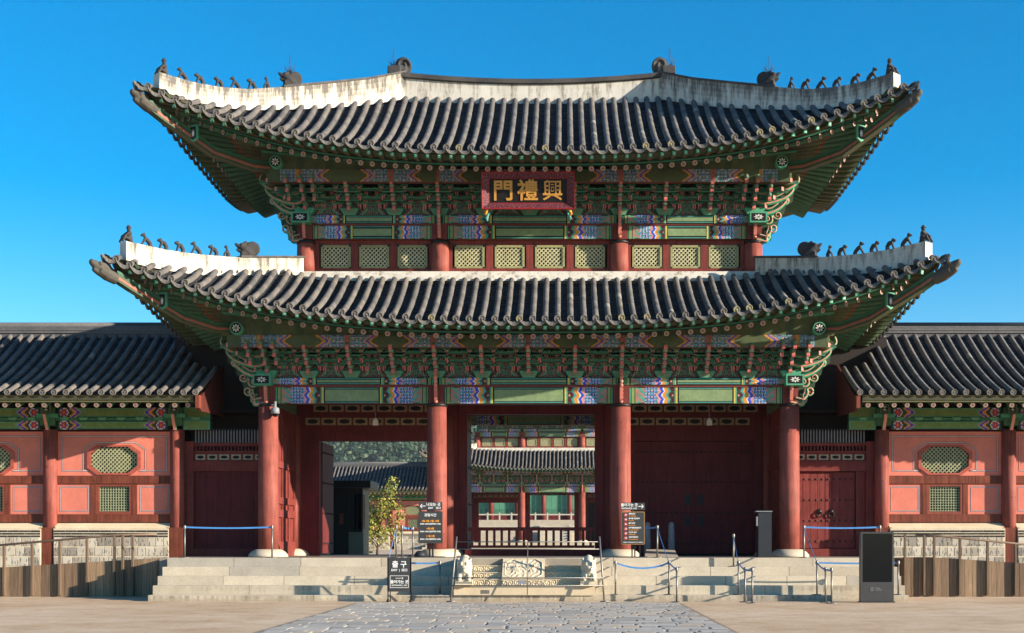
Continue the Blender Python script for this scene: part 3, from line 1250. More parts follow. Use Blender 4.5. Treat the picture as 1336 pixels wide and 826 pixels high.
# ---- corner hip rafters and their tile dragon caps
for lower, roof in ((False, uroof), (True, lroof)):
    if lower:
        x0, y0 = 8.5, 0.0
        pts = [(-.4, 8.72), (1.4, 8.50), (2.2, 8.70), (2.7, 9.0), (3.4, 9.42), (3.75, 9.66)]
        tip = (3.86, 9.62)
    else:
        x0, y0 = 7.5, YU
        pts = [(-.4, 14.2), (1.5, 13.93), (2.5, 14.08), (3.0, 14.38), (3.7, 14.80), (4.05, 15.05)]
        tip = (4.0, 14.98)
    for sx in (-1, 1):
        hip_timber(roof, sx, (x0, y0, 1), pts, tip)
        k, z = tip
        link('dragon_cap', TOSU, roof, (sx * (x0 + k), y0 - k, z), Quaternion((0, 0, 1), math.atan2(-1, sx)), (.64, .9, .82))
        # painted shield where the inner hip rafter stops
        k, z = pts[3]
        mb = MB()
        w, h = .16, .26
        T = Matrix.Translation((sx * (x0 + k - .1), y0 - k - .2, z + .06)) @ Matrix.Rotation(sx * .5, 4, 'Z')
        mb.prism([(-w, -h * .6), (0, -h), (w, -h * .6), (w, h), (-w, h)], T, .07, G_LT)
        T2 = T @ Matrix.Translation((0, -.004, 0))
        mb.prism([(-w * .7, -h * .5), (0, -h * .75), (w * .7, -h * .5), (w * .7, h * .8), (-w * .7, h * .8)], T2, .03, BLACK)
        for i in range(8):
            a = i * math.pi / 4
            T3 = T2 @ Matrix.Translation((0, -.004, 0))
            mb.prism([(0, 0), (.035 * math.cos(a - .4), .06 * math.sin(a - .4)), (.075 * math.cos(a), .14 * math.sin(a)), (.035 * math.cos(a + .4), .06 * math.sin(a + .4))], T3, .003, WHITE)
        mb.build('painted_shield', M['paint'], roof)

# ---- columns
def column_mesh(r, z0, z1):
    mb = MB()
    mb.lathe([(r, z0), (r * 1.01, z0 + (z1 - z0) * .3), (r * .97, z1)], 0, 0, 28)
    return mb.mesh("column", M['column'])
def band_mesh(r, z):
    mb = MB((60, 58, 56))
    mb.lathe([(r + .012, z - .045), (r + .014, z), (r + .012, z + .045)], 0, 0, 24)
    return mb
mb = MB((196, 182, 160))
mb.lathe([(.64, ZP), (.63, ZP + .07), (.54, ZP + .17), (.42, ZP + .24), (.36, ZP + .25)], 0, 0, 28)
BASE = mb.mesh("base_stone", M['stone'])
ZC = PZ(527, 0)
COLM = column_mesh(.325, ZP + .24, ZC - .02)
bm_ = band_mesh(.33, ZC - .06)
BAND = bm_.mesh("iron_band", M['iron'])
for Y in (0.0, 4.0, 8.0):
    for x in XL:
        c = link('column', COLM, gate, (x, Y, 0))
        link('base_stone', BASE, c)
        if Y == 0:
            link('iron_band', BAND, c)
ZU1 = PZ(315, YU)
CUM = column_mesh(.30, 10.71, ZU1)
BANDU = band_mesh(.305, ZU1 - .05).mesh("iron_band", M['iron'])
for Y in (YU, 2 * CY - YU):
    for x in XU:
        c = link('column', CUM, gate, (x, Y, 0))
        if Y == YU:
            link('iron_band', BANDU, c)

# ---- painted beams
def painted_beam(name, x0, x1, yf, th, z0, z1, fn, parent, cell=.024):
    mb = MB()
    L, H = x1 - x0, z1 - z0
    mb.grid(lambda a, b: (x0 + a * L, yf, z0 + b * H), max(4, int(L / cell)), max(3, int(H / cell)), fn)
    c = G_DK
    mb.face([(x0, yf, z1), (x1, yf, z1), (x1, yf + th, z1), (x0, yf + th, z1)], lin((96, 70, 62)))
    mb.face([(x0, yf, z0), (x0, yf + th, z0), (x1, yf + th, z0), (x1, yf, z0)], lin((110, 64, 54)))
    mb.face([(x0, yf + th, z0), (x0, yf + th, z1), (x1, yf + th, z1), (x1, yf + th, z0)], c)
    mb.face([(x0, yf, z0), (x0, yf, z1), (x0, yf + th, z1), (x0, yf + th, z0)], c)
    mb.face([(x1, yf, z0), (x1, yf + th, z0), (x1, yf + th, z1), (x1, yf, z1)], c)
    return mb.build(name, M['paint'], parent)

def storey(XS, Y0, z_b0, z_b1, z_p0, z_p1, ypur, z_q0, z_q1, nside, ncen, ydepth, lower, S, zr):
    xs_br = []
    for i in range(3):
        a, b = XS[i], XS[i + 1]
        r = .27
        painted_beam('painted_beam', a + r, b - r, Y0 - .16, .32, z_b0, z_b1, beam_paint(b - a - 2 * r, z_b1 - z_b0, 1.62 if not (i != 1 and not lower) else 1.36), gate)
        painted_beam('painted_plate', a + (.1 if i else -.1), b - (.1 if i < 2 else -.1), Y0 - .23, .46, z_p0, z_p1, beam_paint(b - a, z_p1 - z_p0, 1.75 if not (i != 1 and not lower) else 1.5, 1), gate)
        n = ncen if i == 1 else nside
        for k in range(n):
            xs_br.append((a + (b - a) * k / n, k == 0))
        # board behind the brackets
        step = (b - a) / n
        f = bracket_board_paint(step, z_q0 - z_p1)
        mb = MB()
        L, H = b - a, z_q0 - z_p1 + .06
        mb.grid(lambda u, v: (a + u * L, Y0 - .10, z_p1 - .0 + v * H), int(L / .024), int(H / .024), lambda u, v: f(u * L, v * H))
        mb.build('bracket_board', M['paint'], gate)
    xs_br.append((XS[3], True))
    # red fillet between the two beams
    mb = MB()
    mb.box(XS[0] + .2, XS[3] - .2, Y0 - .19, Y0 + .1, z_b1 + .004, z_p0 - .004, lin((112, 52, 46)))
    mb.build('red_fillet', M['paint'], gate)
    # heads of the columns
    for x in XS:
        mb = MB()
        mb.box(x - .25, x + .25, Y0 - .20, Y0 + .2, z_b0 - .02, z_p0 - .003)
        mb.build('column_head', M['redwood'], gate)
    # outer purlin and the ties that carry it
    s0 = (XS[1] - XS[0]) / nside
    ext = 1.0
    L = XS[3] - XS[0] + 2 * ext
    painted_beam('outer_purlin', XS[0] - ext, XS[3] + ext, ypur - .13, .26, z_q0 + .01, z_q1, purlin_wrap(XS, ext, nside, ncen, z_q1 - z_q0), gate, .026)
    mb = MB()
    for yy, zz in ((-.36, .47), (-.66, .69)):
        mb.box(XS[0] - .3 + yy, XS[3] + .3 - yy, Y0 + yy - .05, Y0 + yy + .05, z_p1 + zz, z_p1 + zz + .07, G_DK, faces={2: lin((52, 84, 62))})
        mb.box(XS[0] - .3 + yy, XS[3] + .3 - yy, Y0 + yy - .056, Y0 + yy + .04, z_p1 + zz + .072, z_p1 + zz + .088, G_LT)
    mb.build('bracket_tie', M['paint'], gate)
    # dark boarding from the brackets up to the rafters
    mb = MB()
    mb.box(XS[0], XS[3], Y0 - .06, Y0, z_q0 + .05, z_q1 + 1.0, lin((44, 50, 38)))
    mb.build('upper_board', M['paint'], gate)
    # rising wedge boards between the purlin and the lifted corner rafters
    for sg in (-1, 1):
        mb = MB()
        def ztop_(x):
            we, ze = S.eave(x)
            k = S.k(x)
            yo = CY - (we - .86)
            z0_, z1_ = ze - .37, zr + .25 * k
            return z0_ + (z1_ - z0_) * min(1, max(0, (ypur - yo) / (Y0 - yo))) - .10
        n_ = 26
        xa_ = XS[3] * .35
        for i in range(n_):
            u0, u1 = sg * (xa_ + (XS[3] + 1.25 - xa_) * i / n_), sg * (xa_ + (XS[3] + 1.25 - xa_) * (i + 1) / n_)
            t0, t1 = max(z_q1 + .01, ztop_(u0)), max(z_q1 + .01, ztop_(u1))
            lip0, lip1 = max(z_q1, t0 - .07), max(z_q1, t1 - .07)
            c = lin((84, 92, 62)) if i % 4 else lin((66, 84, 60))
            mb.face([(u0, ypur - .06, z_q1), (u1, ypur - .06, z_q1), (u1, ypur - .06, lip1), (u0, ypur - .06, lip0)], c)
            mb.face([(u0, ypur - .065, lip0), (u1, ypur - .065, lip1), (u1, ypur - .065, t1), (u0, ypur - .065, t0)], G_LT)
            mb.face([(u0, ypur + .06, z_q1), (u1, ypur + .06, z_q1), (u1, ypur + .06, t1), (u0, ypur + .06, t0)], c)
        mb.build('wedge_board', M['paint'], gate)
    for x, iscol in xs_br:
        if abs(abs(x) - XS[3]) < .01:
            link('corner_bracket_set', CORNER, gate, (x, Y0, z_p1), None, (1 if x < 0 else -1, 1, 1))
            continue
        link('bracket_set', BRACKET, gate, (x, Y0, z_p1))
        if iscol:
            link('column_wing', WING, gate, (x, Y0, z_b0))
    for x in (XS[0], XS[3]):
        link('column_wing', WING, gate, (x, Y0 - .02, z_b0), None, (1, .9, .8))
    # side walls' brackets, beams and purlins
    dY = ydepth
    m = 4
    for sx, q in ((-1, Quaternion((0, 0, 1), -math.pi / 2)), (1, Quaternion((0, 0, 1), math.pi / 2))):
        for k in range(1, m + 1):
            link('bracket_set', BRACKET, gate, (sx * XS[3], Y0 + dY * k / (m + 1), z_p1), q)
        mb = MB()
        X = sx * XS[3]
        mb.box(X - .16, X + .16, Y0 + .2, Y0 + dY, z_b0, z_b1, lin((100, 124, 92)))
        mb.box(X - .2, X + .2, Y0 + .2, Y0 + dY, z_p0, z_p1, lin((90, 112, 84)))
        mb.box(X - .05, X + .05, Y0, Y0 + dY, z_p1, z_q1 + .9, lin((44, 50, 38)))
        mb.box(X + sx * 1.0 - .13, X + sx * 1.0 + .13, Y0 - .9, Y0 + dY + .9, z_q0 + .01, z_q1, lin((92, 108, 72)))
        mb.build('side_beam', M['paint'], gate)
        # round purlin end with a white flower on black
        mb = MB()
        xx, zz, yy = sx * (XS[3] + .72), z_q1 + .18, ypur - .36
        mb.tube([(xx, yy, zz), (xx, yy + 1.2, zz)], .20, 20, G_LT)
        disc(mb, xx, yy - .004, zz, .20, G_LT)
        disc(mb, xx, yy - .008, zz, .165, BLACK)
        for i in range(8):
            a = i * math.pi / 4
            p = lambda r, t: (xx + r * math.cos(t), yy - .012, zz + r * math.sin(t))
            mb.face([p(.02, a), p(.09, a - .26), p(.14, a), p(.09, a + .26)], WHITE)
        mb.build('purlin_end', M['paint'], gate)
        # square beam head with a white flower, in front of the corner column
        mb = MB()
        xx, zz, yy = sx * (XS[3] + .08), z_p0 + .12, Y0 - .62
        mb.box(xx - .29, xx + .29, yy, Y0 - .2, zz - .18, zz + .18, G_LT)
        mb.box(xx - .235, xx + .235, yy - .005, yy + .02, zz - .125, zz + .125, BLACK)
        for i in range(8):
            a = i * math.pi / 4
            p = lambda r, t: (xx + 1.7 * r * math.cos(t), yy - .009, zz + r * math.sin(t))
            mb.face([p(.015, a), p(.06, a - .3), p(.10, a), p(.06, a + .3)], WHITE)
        mb.build('beam_head', M['paint'], gate)

def disc(mb, x, y, z, r, col, n=20):
    mb.face([(x + r * math.cos(2 * math.pi * i / n), y, z + r * math.sin(2 * math.pi * i / n)) for i in range(n)], col)

def purlin_wrap(XS, ext, nside, ncen, H):
    L = XS[3] - XS[0] + 2 * ext
    fs = [purlin_paint(XS[i + 1] - XS[i], H, (XS[i + 1] - XS[i]) / (ncen if i == 1 else nside), i) for i in range(3)]
    def f(a, b):
        x = XS[0] - ext + a * L
        if x < XS[0]:
            return mixc(OLIVE, G_DK, .5) if x < XS[0] - .6 else mixc(rosette(x, b * H + 3, .12, 1), OLIVE, .4) if x < XS[0] - .12 else mixc(ORANGE, OLIVE, .4)
        if x > XS[3]:
            return mixc(OLIVE, G_DK, .5) if x > XS[3] + .6 else mixc(rosette(x, b * H + 3, .12, 1), OLIVE, .4) if x > XS[3] + .12 else mixc(ORANGE, OLIVE, .4)
        for i in range(3):
            if x <= XS[i + 1] + 1e-6:
                return fs[i]((x - XS[i]) / (XS[i + 1] - XS[i]), b)
    return f

# ---- one bracket set, built round the wall line (outwards is -y)
def soro(mb, x, y, z, s=1.0):
    mb.box(x - .043 * s, x + .043 * s, y - .05, y + .05, z - .15, z, PINK, faces={2: lin((204, 120, 110)), 3: lin((60, 80, 64)), 5: lin((60, 80, 64))})
    mb.box(x - .012, x + .012, y - .053, y + .05, z - .15, z, lin((120, 60, 58)))
    a, b = .06 * s, .09 * s
    T = Matrix.Translation((x, y - .07, z))
    mb.prism([(-a, 0), (a, 0), (b, .035), (b, .06), (-b, .06), (-b, .035)], T, .14, G_LT)
    T = Matrix.Translation((x, y - .074, z + .012))
    mb.prism([(-a * .7, 0), (a * .7, 0), (b * .72, .032), (-b * .72, .032)], T, .02, lin((50, 74, 58)))
def beak(mb, e, z, s=1.0, x=0.0):
    """arm end: outline runs outwards; the edge is pink, the flanks green"""
    T = Matrix(((0, 1, 0, x - .055), (-1, 0, 0, 0), (0, 0, 1, z), (0, 0, 0, 1)))
    o = [(-.05, 0), (e - .16, -.01), (e - .10, -.05), (e - .06, -.09 * s), (e + .02, -.13 * s), (e + .05, -.08 * s), (e + .03, .0), (e - .01, .09), (e - .08, .15), (-.05, .15)]
    gr, pk = lin((70, 104, 84)), lin((196, 108, 98))
    mb.prism(o, T, .11, lin((64, 112, 84)), [gr, gr, pk, pk, pk, pk, gr, lin((130, 136, 116)), gr, gr])
    T2 = Matrix(((0, 1, 0, x - .075), (-1, 0, 0, 0), (0, 0, 1, z), (0, 0, 0, 1)))
    mb.prism([(-.05, .02), (e - .13, .02), (e - .11, .15), (-.05, .15)], T2, .15, lin((82, 112, 90)), lin((112, 122, 104)))
def bracket_mesh():
    mb = MB()
    T = Matrix.Translation((0, -.30, 0))
    mb.prism([(-.19, 0), (.19, 0), (.225, .07), (.29, .18), (.29, .21), (-.29, .21), (-.29, .18), (-.225, .07)], T, .45, G_LT)
    T = Matrix.Translation((0, -.305, .03))
    mb.prism([(-.15, 0), (.15, 0), (.185, .05), (.235, .14), (-.235, .14), (-.185, .05)], T, .02, lin((106, 124, 92)))
    for k in range(3):
        z = .23 + .22 * k
        y = -.10 - .28 * k
        hl = .30 + .03 * k
        mb.box(-hl, hl, y - .05, y + .05, z, z + .085, lin((66, 92, 74)))
        mb.box(-hl, hl, y - .054, y + .03, z - .014, z, G_LT)
        for s in (-1, 1):
            soro(mb, s * (hl + .02), y, z + .16, 1.25)
        if k:
            hl2 = .46 + .06 * k
            mb.box(-hl2, hl2, -.14, -.08, z, z + .08, lin((66, 88, 72)))
            for s in (-1, 1):
                soro(mb, s * (hl2 - .0), -.14 - .1 * k, z + .15, 1.1)
        for s in (-1, 1):
            soro(mb, s * .17, y + .10, z + .17, 1.0)
            soro(mb, s * (.56 if k else .50), -.13, z + .16, 1.15)
        beak(mb, .42 + .28 * k, z + .03)
    beak(mb, 1.16, .93, 1.1)
    # the chain of rounded ends that faces the court
    for k in range(3):
        mb.ball((0, -.47 - .28 * k, .335 + .22 * k), (.08, .05, .062), lin((128, 140, 120)), 6)
    return mb.mesh("bracket_set", M['paint'])
def spiral(mb, cx, cz, y, r, turns, a0, dirn, w, c1, c2):
    n = int(16 * turns)
    pts = []
    for i in range(n + 1):
        t = i / n
        rr = r * (1 - .8 * t)
        a = a0 + dirn * 2 * math.pi * turns * t
        pts.append((cx + rr * math.cos(a), y, cz + rr * math.sin(a)))
    mb.tube(pts, [w * (1 - .5 * i / n) for i in range(n + 1)], 6, c1)
    mb.tube([(p[0] * .98 + cx * .02, p[1] - w * .75, p[2]) for p in pts], [w * .35] * (n + 1), 5, c2)
def sweep(mb, pts, y, w, c1, c2):
    q = []
    for i in range(len(pts) - 1):
        for k in range(6):
            t = k / 6
            p0, p1, p2, p3 = pts[max(i - 1, 0)], pts[i], pts[i + 1], pts[min(i + 2, len(pts) - 1)]
            f = lambda j: .5 * (2 * p1[j] + (p2[j] - p0[j]) * t + (2 * p0[j] - 5 * p1[j] + 4 * p2[j] - p3[j]) * t * t + (3 * p1[j] - p0[j] - 3 * p2[j] + p3[j]) * t ** 3)
            q.append((f(0), y, f(1)))
    q.append((pts[-1][0], y, pts[-1][1]))
    n = len(q)
    mb.tube(q, [w * (1 - .75 * abs(i / n - .3)) for i in range(n)], 6, c1)
    mb.tube([(p[0], p[1] - w * .8, p[2]) for p in q], [w * .4 * (1 - .6 * i / n) for i in range(n)], 5, c2)
def corner_mesh():
    """left corner set: base block, arms and the scrolls that fan out to the left under the hip (mirrored for the right)"""
    mb = MB()
    T = Matrix.Translation((0, -.34, 0))
    mb.prism([(-.24, 0), (.24, 0), (.34, .18), (.34, .22), (-.34, .22), (-.34, .18)], T, .6, G_LT)
    for k in range(4):
        z = .23 + .22 * k
        e = .45 + .3 * k
        for x in (0.42, 0.05, -.42):
            if k > 0 or x == .05:
                beak(mb, e, z + .02, 1.0, x)
                mb.ball((x, -e - .02, z + .10), (.07, .06, .08), lin((96, 116, 96)), 6)
        mb.box(-e, .65, -.12 - .26 * k, -.02 - .26 * k, z, z + .085, lin((66, 92, 74)))
        mb.box(-e, .65, -.125 - .26 * k, -.03 - .26 * k, z - .014, z, G_LT)
        for x in (.62, .38):
            soro(mb, x, -.07 - .26 * k, z + .16)
        # diagonal arm
        a = Vector((0, 0, z + .05))
        mb.bar(a, a + Vector((-e * .8, -e * .8, 0)), .12, .13, lin((66, 110, 84)), endcol=lin((196, 116, 104)))
    mb.prism([(0, -.95), (-.28, -.92), (-.58, -.78), (-.62, -.45), (-.80, -.30), (-.86, .0), (-1.02, .12), (-1.08, .38), (-1.3, .5), (-1.34, .85), (-1.5, 1.0), (-1.42, 1.22), (-.3, 1.25), (0, 1.0)], Matrix.Translation((0, -.06, 0)), .1, lin((58, 72, 54)))
    C1, C2 = lin((66, 146, 112)), lin((206, 140, 118))
    # scrolls rising outwards
    sc = [(-.38, -.70, .17, 1.5, 1.2, 1), (-.62, -.42, .17, 1.4, .4, -1), (-.42, -.14, .19, 1.4, 2.4, 1), (-.78, .02, .15, 1.4, .2, -1),
          (-.62, .36, .20, 1.5, 2.2, 1), (-1.02, .50, .16, 1.4, .3, -1), (-.88, .82, .20, 1.5, 2.0, 1), (-1.22, 1.02, .15, 1.4, .2, -1), (-.45, .62, .16, 1.4, 3, 1), (-.62, 1.12, .16, 1.4, 1, -1)]
    for i, (cx, cz, r, tr, a0, dr) in enumerate(sc):
        spiral(mb, cx, cz, -.11 - .05 * (i % 3), r, tr, a0, dr, .052, C1, C2)
    # long tongues sweeping left and up
    for z0, ln, dz, yy in ((-.80, .55, .45, -.16), (.10, 1.05, .62, -.22), (.42, 1.25, .60, -.30), (.72, 1.42, .58, -.38)):
        sweep(mb, [(-.05, z0), (-.38, z0 - .06), (-.75 * ln, z0 + dz * .18), (-ln, z0 + dz * .62), (-ln * .98, z0 + dz)], yy, .085, C1, C2)
        sweep(mb, [(-.15, z0 + .16), (-.45, z0 + .10), (-.72 * ln, z0 + dz * .45), (-ln * .86, z0 + dz * .85)], yy - .03, .055, lin((60, 120, 96)), C2)
    return mb.mesh("corner_bracket_set", M['paint'])
def wing_mesh():
    """narrow wing in front of a column head: a chain of pink and pale beads above a pointed foot"""
    mb = MB()
    T = Matrix(((0, 1, 0, -.05), (-1, 0, 0, 0), (0, 0, 1, 0), (0, 0, 0, 1)))
    mb.prism([(.15, .02), (.30, .0), (.42, .10), (.46, .35), (.52, .6), (.62, .8), (.6, .95), (.15, .95)], T, .10, lin((64, 112, 84)), lin((196, 112, 98)))
    for i in range(7):
        z = .06 + i * .125
        y = -.33 - .02 * i - .004 * i * i
        mb.ball((0, y, z), (.062, .06, .07), (lin((206, 128, 112)), lin((176, 150, 132)))[i % 2], 6)
    return mb.mesh("column_wing", M['paint'])
BRACKET, CORNER, WING = bracket_mesh(), corner_mesh(), wing_mesh()

storey(XL, 0.0, ZC, PZ(506, 0), PZ(503, 0), PZ(494, 0), -1.02, 7.90, 8.30, 4, 4, 8.0, True, lf, 9.15)
storey(XU, YU, PZ(313, YU), PZ(296, YU), PZ(293.5, YU), PZ(283, YU), YU - 1.08, 13.46, 13.88, 3, 4, 5.6, False, uf, 14.72)

# ---- upper storey: sill, posts, lattice windows, flashing
def lattice(mb, w, h, y, pitch, bw, col, diag=True, clip=None, th=.03):
    """crossed bars filling a w x h opening centred on the origin (or the clip polygon)"""
    poly = clip or [(-w / 2, -h / 2), (w / 2, -h / 2), (w / 2, h / 2), (-w / 2, h / 2)]
    def clipline(px, pz, dx, dz):
        lo, hi = -9, 9
        n = len(poly)
        for i in range(n):
            ax, az = poly[i]
            bx, bz = poly[(i + 1) % n]
            nx, nz = -(bz - az), (bx - ax)          # inside on the left
            den = nx * dx + nz * dz
            num = nx * (ax - px) + nz * (az - pz)
            if abs(den) < 1e-9:
                if num > 0:
                    return None
                continue
            t = num / den
            if den > 0:
                lo = max(lo, t)
            else:
                hi = min(hi, t)
        return (lo, hi) if hi - lo > .02 else None
    dirs = ((.7071, .7071), (.7071, -.7071)) if diag else ((1, 0), (0, 1))
    for q, (dx, dz) in enumerate(dirs):
        nx, nz = -dz, dx
        m = int((w + h) / pitch) + 2
        for i in range(-m, m + 1):
            px, pz = nx * (i + .5) * pitch, nz * (i + .5) * pitch
            r = clipline(px, pz, dx, dz)
            if r:
                yy = y + q * .012
                mb.bar((px + dx * r[0], yy, pz + dz * r[0]), (px + dx * r[1], yy, pz + dz * r[1]), bw, th, col, up=(0, 1, 0))
def upper_window_mesh(w=1.0, h=.77):
    mb = MB()
    fr = lin((148, 146, 104))
    t = .075
    mb.box(-w / 2, w / 2, -.05, .03, h / 2 - t, h / 2, fr)
    mb.box(-w / 2, w / 2, -.05, .03, -h / 2, -h / 2 + t, fr)
    mb.box(-w / 2, -w / 2 + t, -.049, .03, -h / 2 + t, h / 2 - t, fr)
    mb.box(w / 2 - t, w / 2, -.049, .03, -h / 2 + t, h / 2 - t, fr)
    lattice(mb, w - 2 * t + .02, h - 2 * t + .02, 0.0, .10, .034, lin((190, 186, 148)))
    for sx in (-1, 1):                              # dark iron corner plates
        for sz in (-1, 1):
            mb.box(sx * w / 2 - .06, sx * w / 2 + .06, -.056, .0, sz * h / 2 - .05, sz * h / 2 + .05, lin((46, 44, 36)))
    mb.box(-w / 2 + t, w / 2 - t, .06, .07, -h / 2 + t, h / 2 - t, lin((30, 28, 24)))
    return mb.mesh("lattice_window", M['paint'])
WIN = upper_window_mesh()
zs0, zs1, zh0, zh1 = PZ(358, YU), PZ(350, YU), PZ(320, YU), PZ(313, YU)
YW = YU + .02
mb = MB()
mb.box(-7.5, 7.5, YW, YW + .22, zs0, zs1 - .0)
mb.box(-7.5, 7.5, YW + .03, YW + .22, zh0 + .02, zh1 - .004)
mb.build('window_rail', M['redwood'], gate)
wx = [PX(p, YW) for p in (438, 488, 538)]
cx4 = [-2.02, -.675, .675, 2.02]
allw = wx + cx4 + [-x for x in wx][::-1]
for x in allw:
    link('lattice_window', WIN, gate, (x, YW + .08, (zs1 + zh0) / 2 + .01))
posts = [wx[0] - .67, (wx[0] + wx[1]) / 2, (wx[1] + wx[2]) / 2, wx[2] + .67]
posts = posts + [-2.72, -1.35, 0, 1.35, 2.72] + [-p for p in posts]
for p in posts:
    mb = MB()
    mb.box(p - .12, p + .12, YW + .02, YW + .2, zs1, zh0 + .02)
    mb.build('window_post', M['redwood'], gate)
mb = MB()
mb.box(-7.5, 7.5, YW + .3, YW + .36, 10.3, 12.4)
mb.box(-7.5, -7.4, YW + .1, 6.8, 10.3, 12.4)
mb.box(7.4, 7.5, YW + .1, 6.8, 10.3, 12.4)
mb.box(-7.5, 7.5, 6.7, 6.8, 10.3, 14.5)
mb.box(-7.5, 7.5, YW + .3, 6.7, 12.42, 12.5)
mb.build('inner_wall', M['shaded_red'], gate)
mb = MB()
def flash(a, b):
    x = -7.75 + 15.5 * a
    return x, .52 + .30 * b, 10.34 + .375 * b
for i in range(31):
    for k in range(3):
        p = [flash(i / 31, k / 3), flash((i + 1) / 31, k / 3), flash((i + 1) / 31, (k + 1) / 3), flash(i / 31, (k + 1) / 3)]
        mb.face(p, (.12, .12, .12))
mb.box(-7.75, 7.75, .82, YU + .0, 10.2, 10.715, (.2, .2, .2))
mb.box(-7.78, -7.4, .9, 7.1, 10.2, 10.7, (.2, .2, .2))
mb.box(7.4, 7.78, .9, 7.1, 10.2, 10.7, (.2, .2, .2))
mb.build('plaster_flashing', M['plaster'], gate)

# ---- lower storey: side walls, door walls, ceiling
for sx in (-1, 1):
    mb = MB()
    X = sx * 8.5
    mb.box(X - .10, X + .10, .2, 7.8, ZP, ZC)
    xi = X - sx * .10
    for z0, z1 in ((ZP, ZP + .5), (2.55, 2.8), (3.0, 3.22), (4.2, 4.42), (5.4, 5.62)):
        mb.box(min(xi, xi - sx * .07), max(xi, xi - sx * .07), .3, 3.7, z0, z1)
    for y0 in (.35, 1.5, 2.55, 3.5):
        mb.box(min(xi, xi - sx * .055), max(xi, xi - sx * .055), y0, y0 + .18, ZP, ZC)
    mb.build('side_wall', M['redwood'], gate)
YD = 4.0
mb = MB()
mb.box(-8.4, 8.4, .3, 7.7, 6.86, 6.94)
for y in (2.0, 6.0):
    mb.box(-8.4, 8.4, y - .15, y + .15, 6.4, 6.8)
mb.build('ceiling', M['dark'], gate)
zt = PZ(576, YD)
zc = PZ(541, YD)
def wallpiece(boxes, mat='shaded_red', name='door_frame'):
    mb = MB()
    for b in boxes:
        mb.box(*b)
    return mb.build(name, M[mat], gate)
wallpiece([(-3.0, PX(610, YD), YD - .14, YD + .14, ZP, 6.84), (PX(776, YD), 3.0, YD - .14, YD + .14, ZP, 6.84), (PX(610, YD), PX(776, YD), YD - .14, YD + .14, zc, 6.84),
           (-2.95, PX(610, YD) - .35, YD - .22, YD - .14, ZP, 6.84), (PX(776, YD) + .35, 2.95, YD - .22, YD - .14, ZP, 6.84)])
xa, xb = PX(418, YD), -3.55
wallpiece([(-8.4, xa, YD - .14, YD + .14, ZP, 6.84), (xb, -3.0, YD - .14, YD + .14, ZP, 6.84), (xa, xb, YD - .14, YD + .14, zt, 6.84), (xa - .35, xa, YD - .2, YD - .14, ZP, zt + .3), (xa - .35, xb + .2, YD - .2, YD - .14, zt, zt + .3)])
xc, xd = PX(828, YD), PX(982, YD)
wallpiece([(3.0, xc, YD - .14, YD + .14, ZP, 6.84), (xd, 8.4, YD - .14, YD + .14, ZP, 6.84), (xc, xd, YD - .14, YD + .14, zt, 6.84), (xc - .3, xd + .3, YD - .2, YD - .14, zt, zt + .28), (xd, xd + .3, YD - .2, YD - .14, ZP, zt), (xc - .3, xc, YD - .2, YD - .14, ZP, zt)])
# two rows of pierced boards over the side bays
for x0, x1 in ((-7.9, -3.4), (3.4, 7.9)):
    mb = MB()
    for r, zz in enumerate((PZ(533.5, YD), PZ(550.5, YD))):
        n = 8
        for i in range(n):
            x = x0 + (x1 - x0) * (i + .5 + .25 * (1 - 2 * r)) / n
            w, h = .25, .125
            mb.box(x - w, x + w, YD - .19, YD - .141, zz - h, zz + h, lin((146, 130, 100)))
            mb.face([(x + .19 * math.cos(a) * (1.0 if abs(math.cos(a)) > .4 else 1), YD - .194, zz + .082 * math.sin(a)) for a in [2 * math.pi * k / 12 for k in range(12)]], lin((14, 12, 12)))
    mb.build('pierced_board', M['paint'], gate)
# doors
wallpiece([(xc - .05, xd + .05, YD + .02, YD + .10, ZP, zt + .05)], 'dark', 'door_backing')  # added dark board hiding the bright slits around the closed leaves
def door_leaf(w, h, studs=5, ring=0, plates=False):
    mb = MB()
    n = 4
    for i in range(n):
        mb.box(w * i / n + .006, w * (i + 1) / n - .006, 0, .09, 0, h, None)
    mb.box(0, w, .012, .08, .0, h)
    for r in range(studs):
        z = h * (.09 + .82 * r / (studs - 1))
        mb.box(.03, w - .03, -.012, .0, z - .05, z + .05, None, 1)
        m = max(4, int(w / .17))
        for i in range(m):
            mb.ball((w * (i + .5) / m, -.012, z), (.035, .03, .035), None, 4, 2)
    if plates:
        for z in (h * .29, h * .48):
            mb.box(w - .33 if ring > 0 else .12, w - .12 if ring > 0 else .33, -.014, 0, z - .18, z + .18, None, 2)
    return mb
lw = (xd - xc) / 2
for k in range(2):
    mb = door_leaf(lw - .01, zt - ZP - .1, 4, 1 if k == 0 else -1, True)
    d = mb.build('door', [M['shaded_red'], M['shaded_red'], M['iron']], None)
    d.parent = gate
    d.matrix_parent_inverse = INV[gate.name]
    d.location = (xc + lw * k + .005, YD - .10, ZP + .08)
for x, wdt, hh, ang in ((xa + .05, 1.9, zt - ZP - .1, R(88)), (PX(610, YD) - .1, 2.2, zc - ZP - .1, R(88)), (PX(776, YD) + .1, 2.2, zc - ZP - .1, R(88))):
    mb = door_leaf(wdt, hh, 4)
    d = mb.build('door', [M['shaded_red'], M['shaded_red'], M['iron']], None)
    d.parent = gate
    d.matrix_parent_inverse = INV[gate.name]
    d.location = (x, YD + .16, ZP + .08)
    d.rotation_euler = (0, 0, ang)
# rear beams, seen through the open bays
for i in range(3):
    a, b = XL[i] + .3, XL[i + 1] - .3
    painted_beam('painted_beam', a, b, 7.84, .32, ZC, ZC + .52, beam_paint(b - a, .52), gate, .035)
mb = MB()
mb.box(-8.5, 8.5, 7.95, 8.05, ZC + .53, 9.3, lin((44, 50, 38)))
mb.build('upper_board', M['paint'], gate)

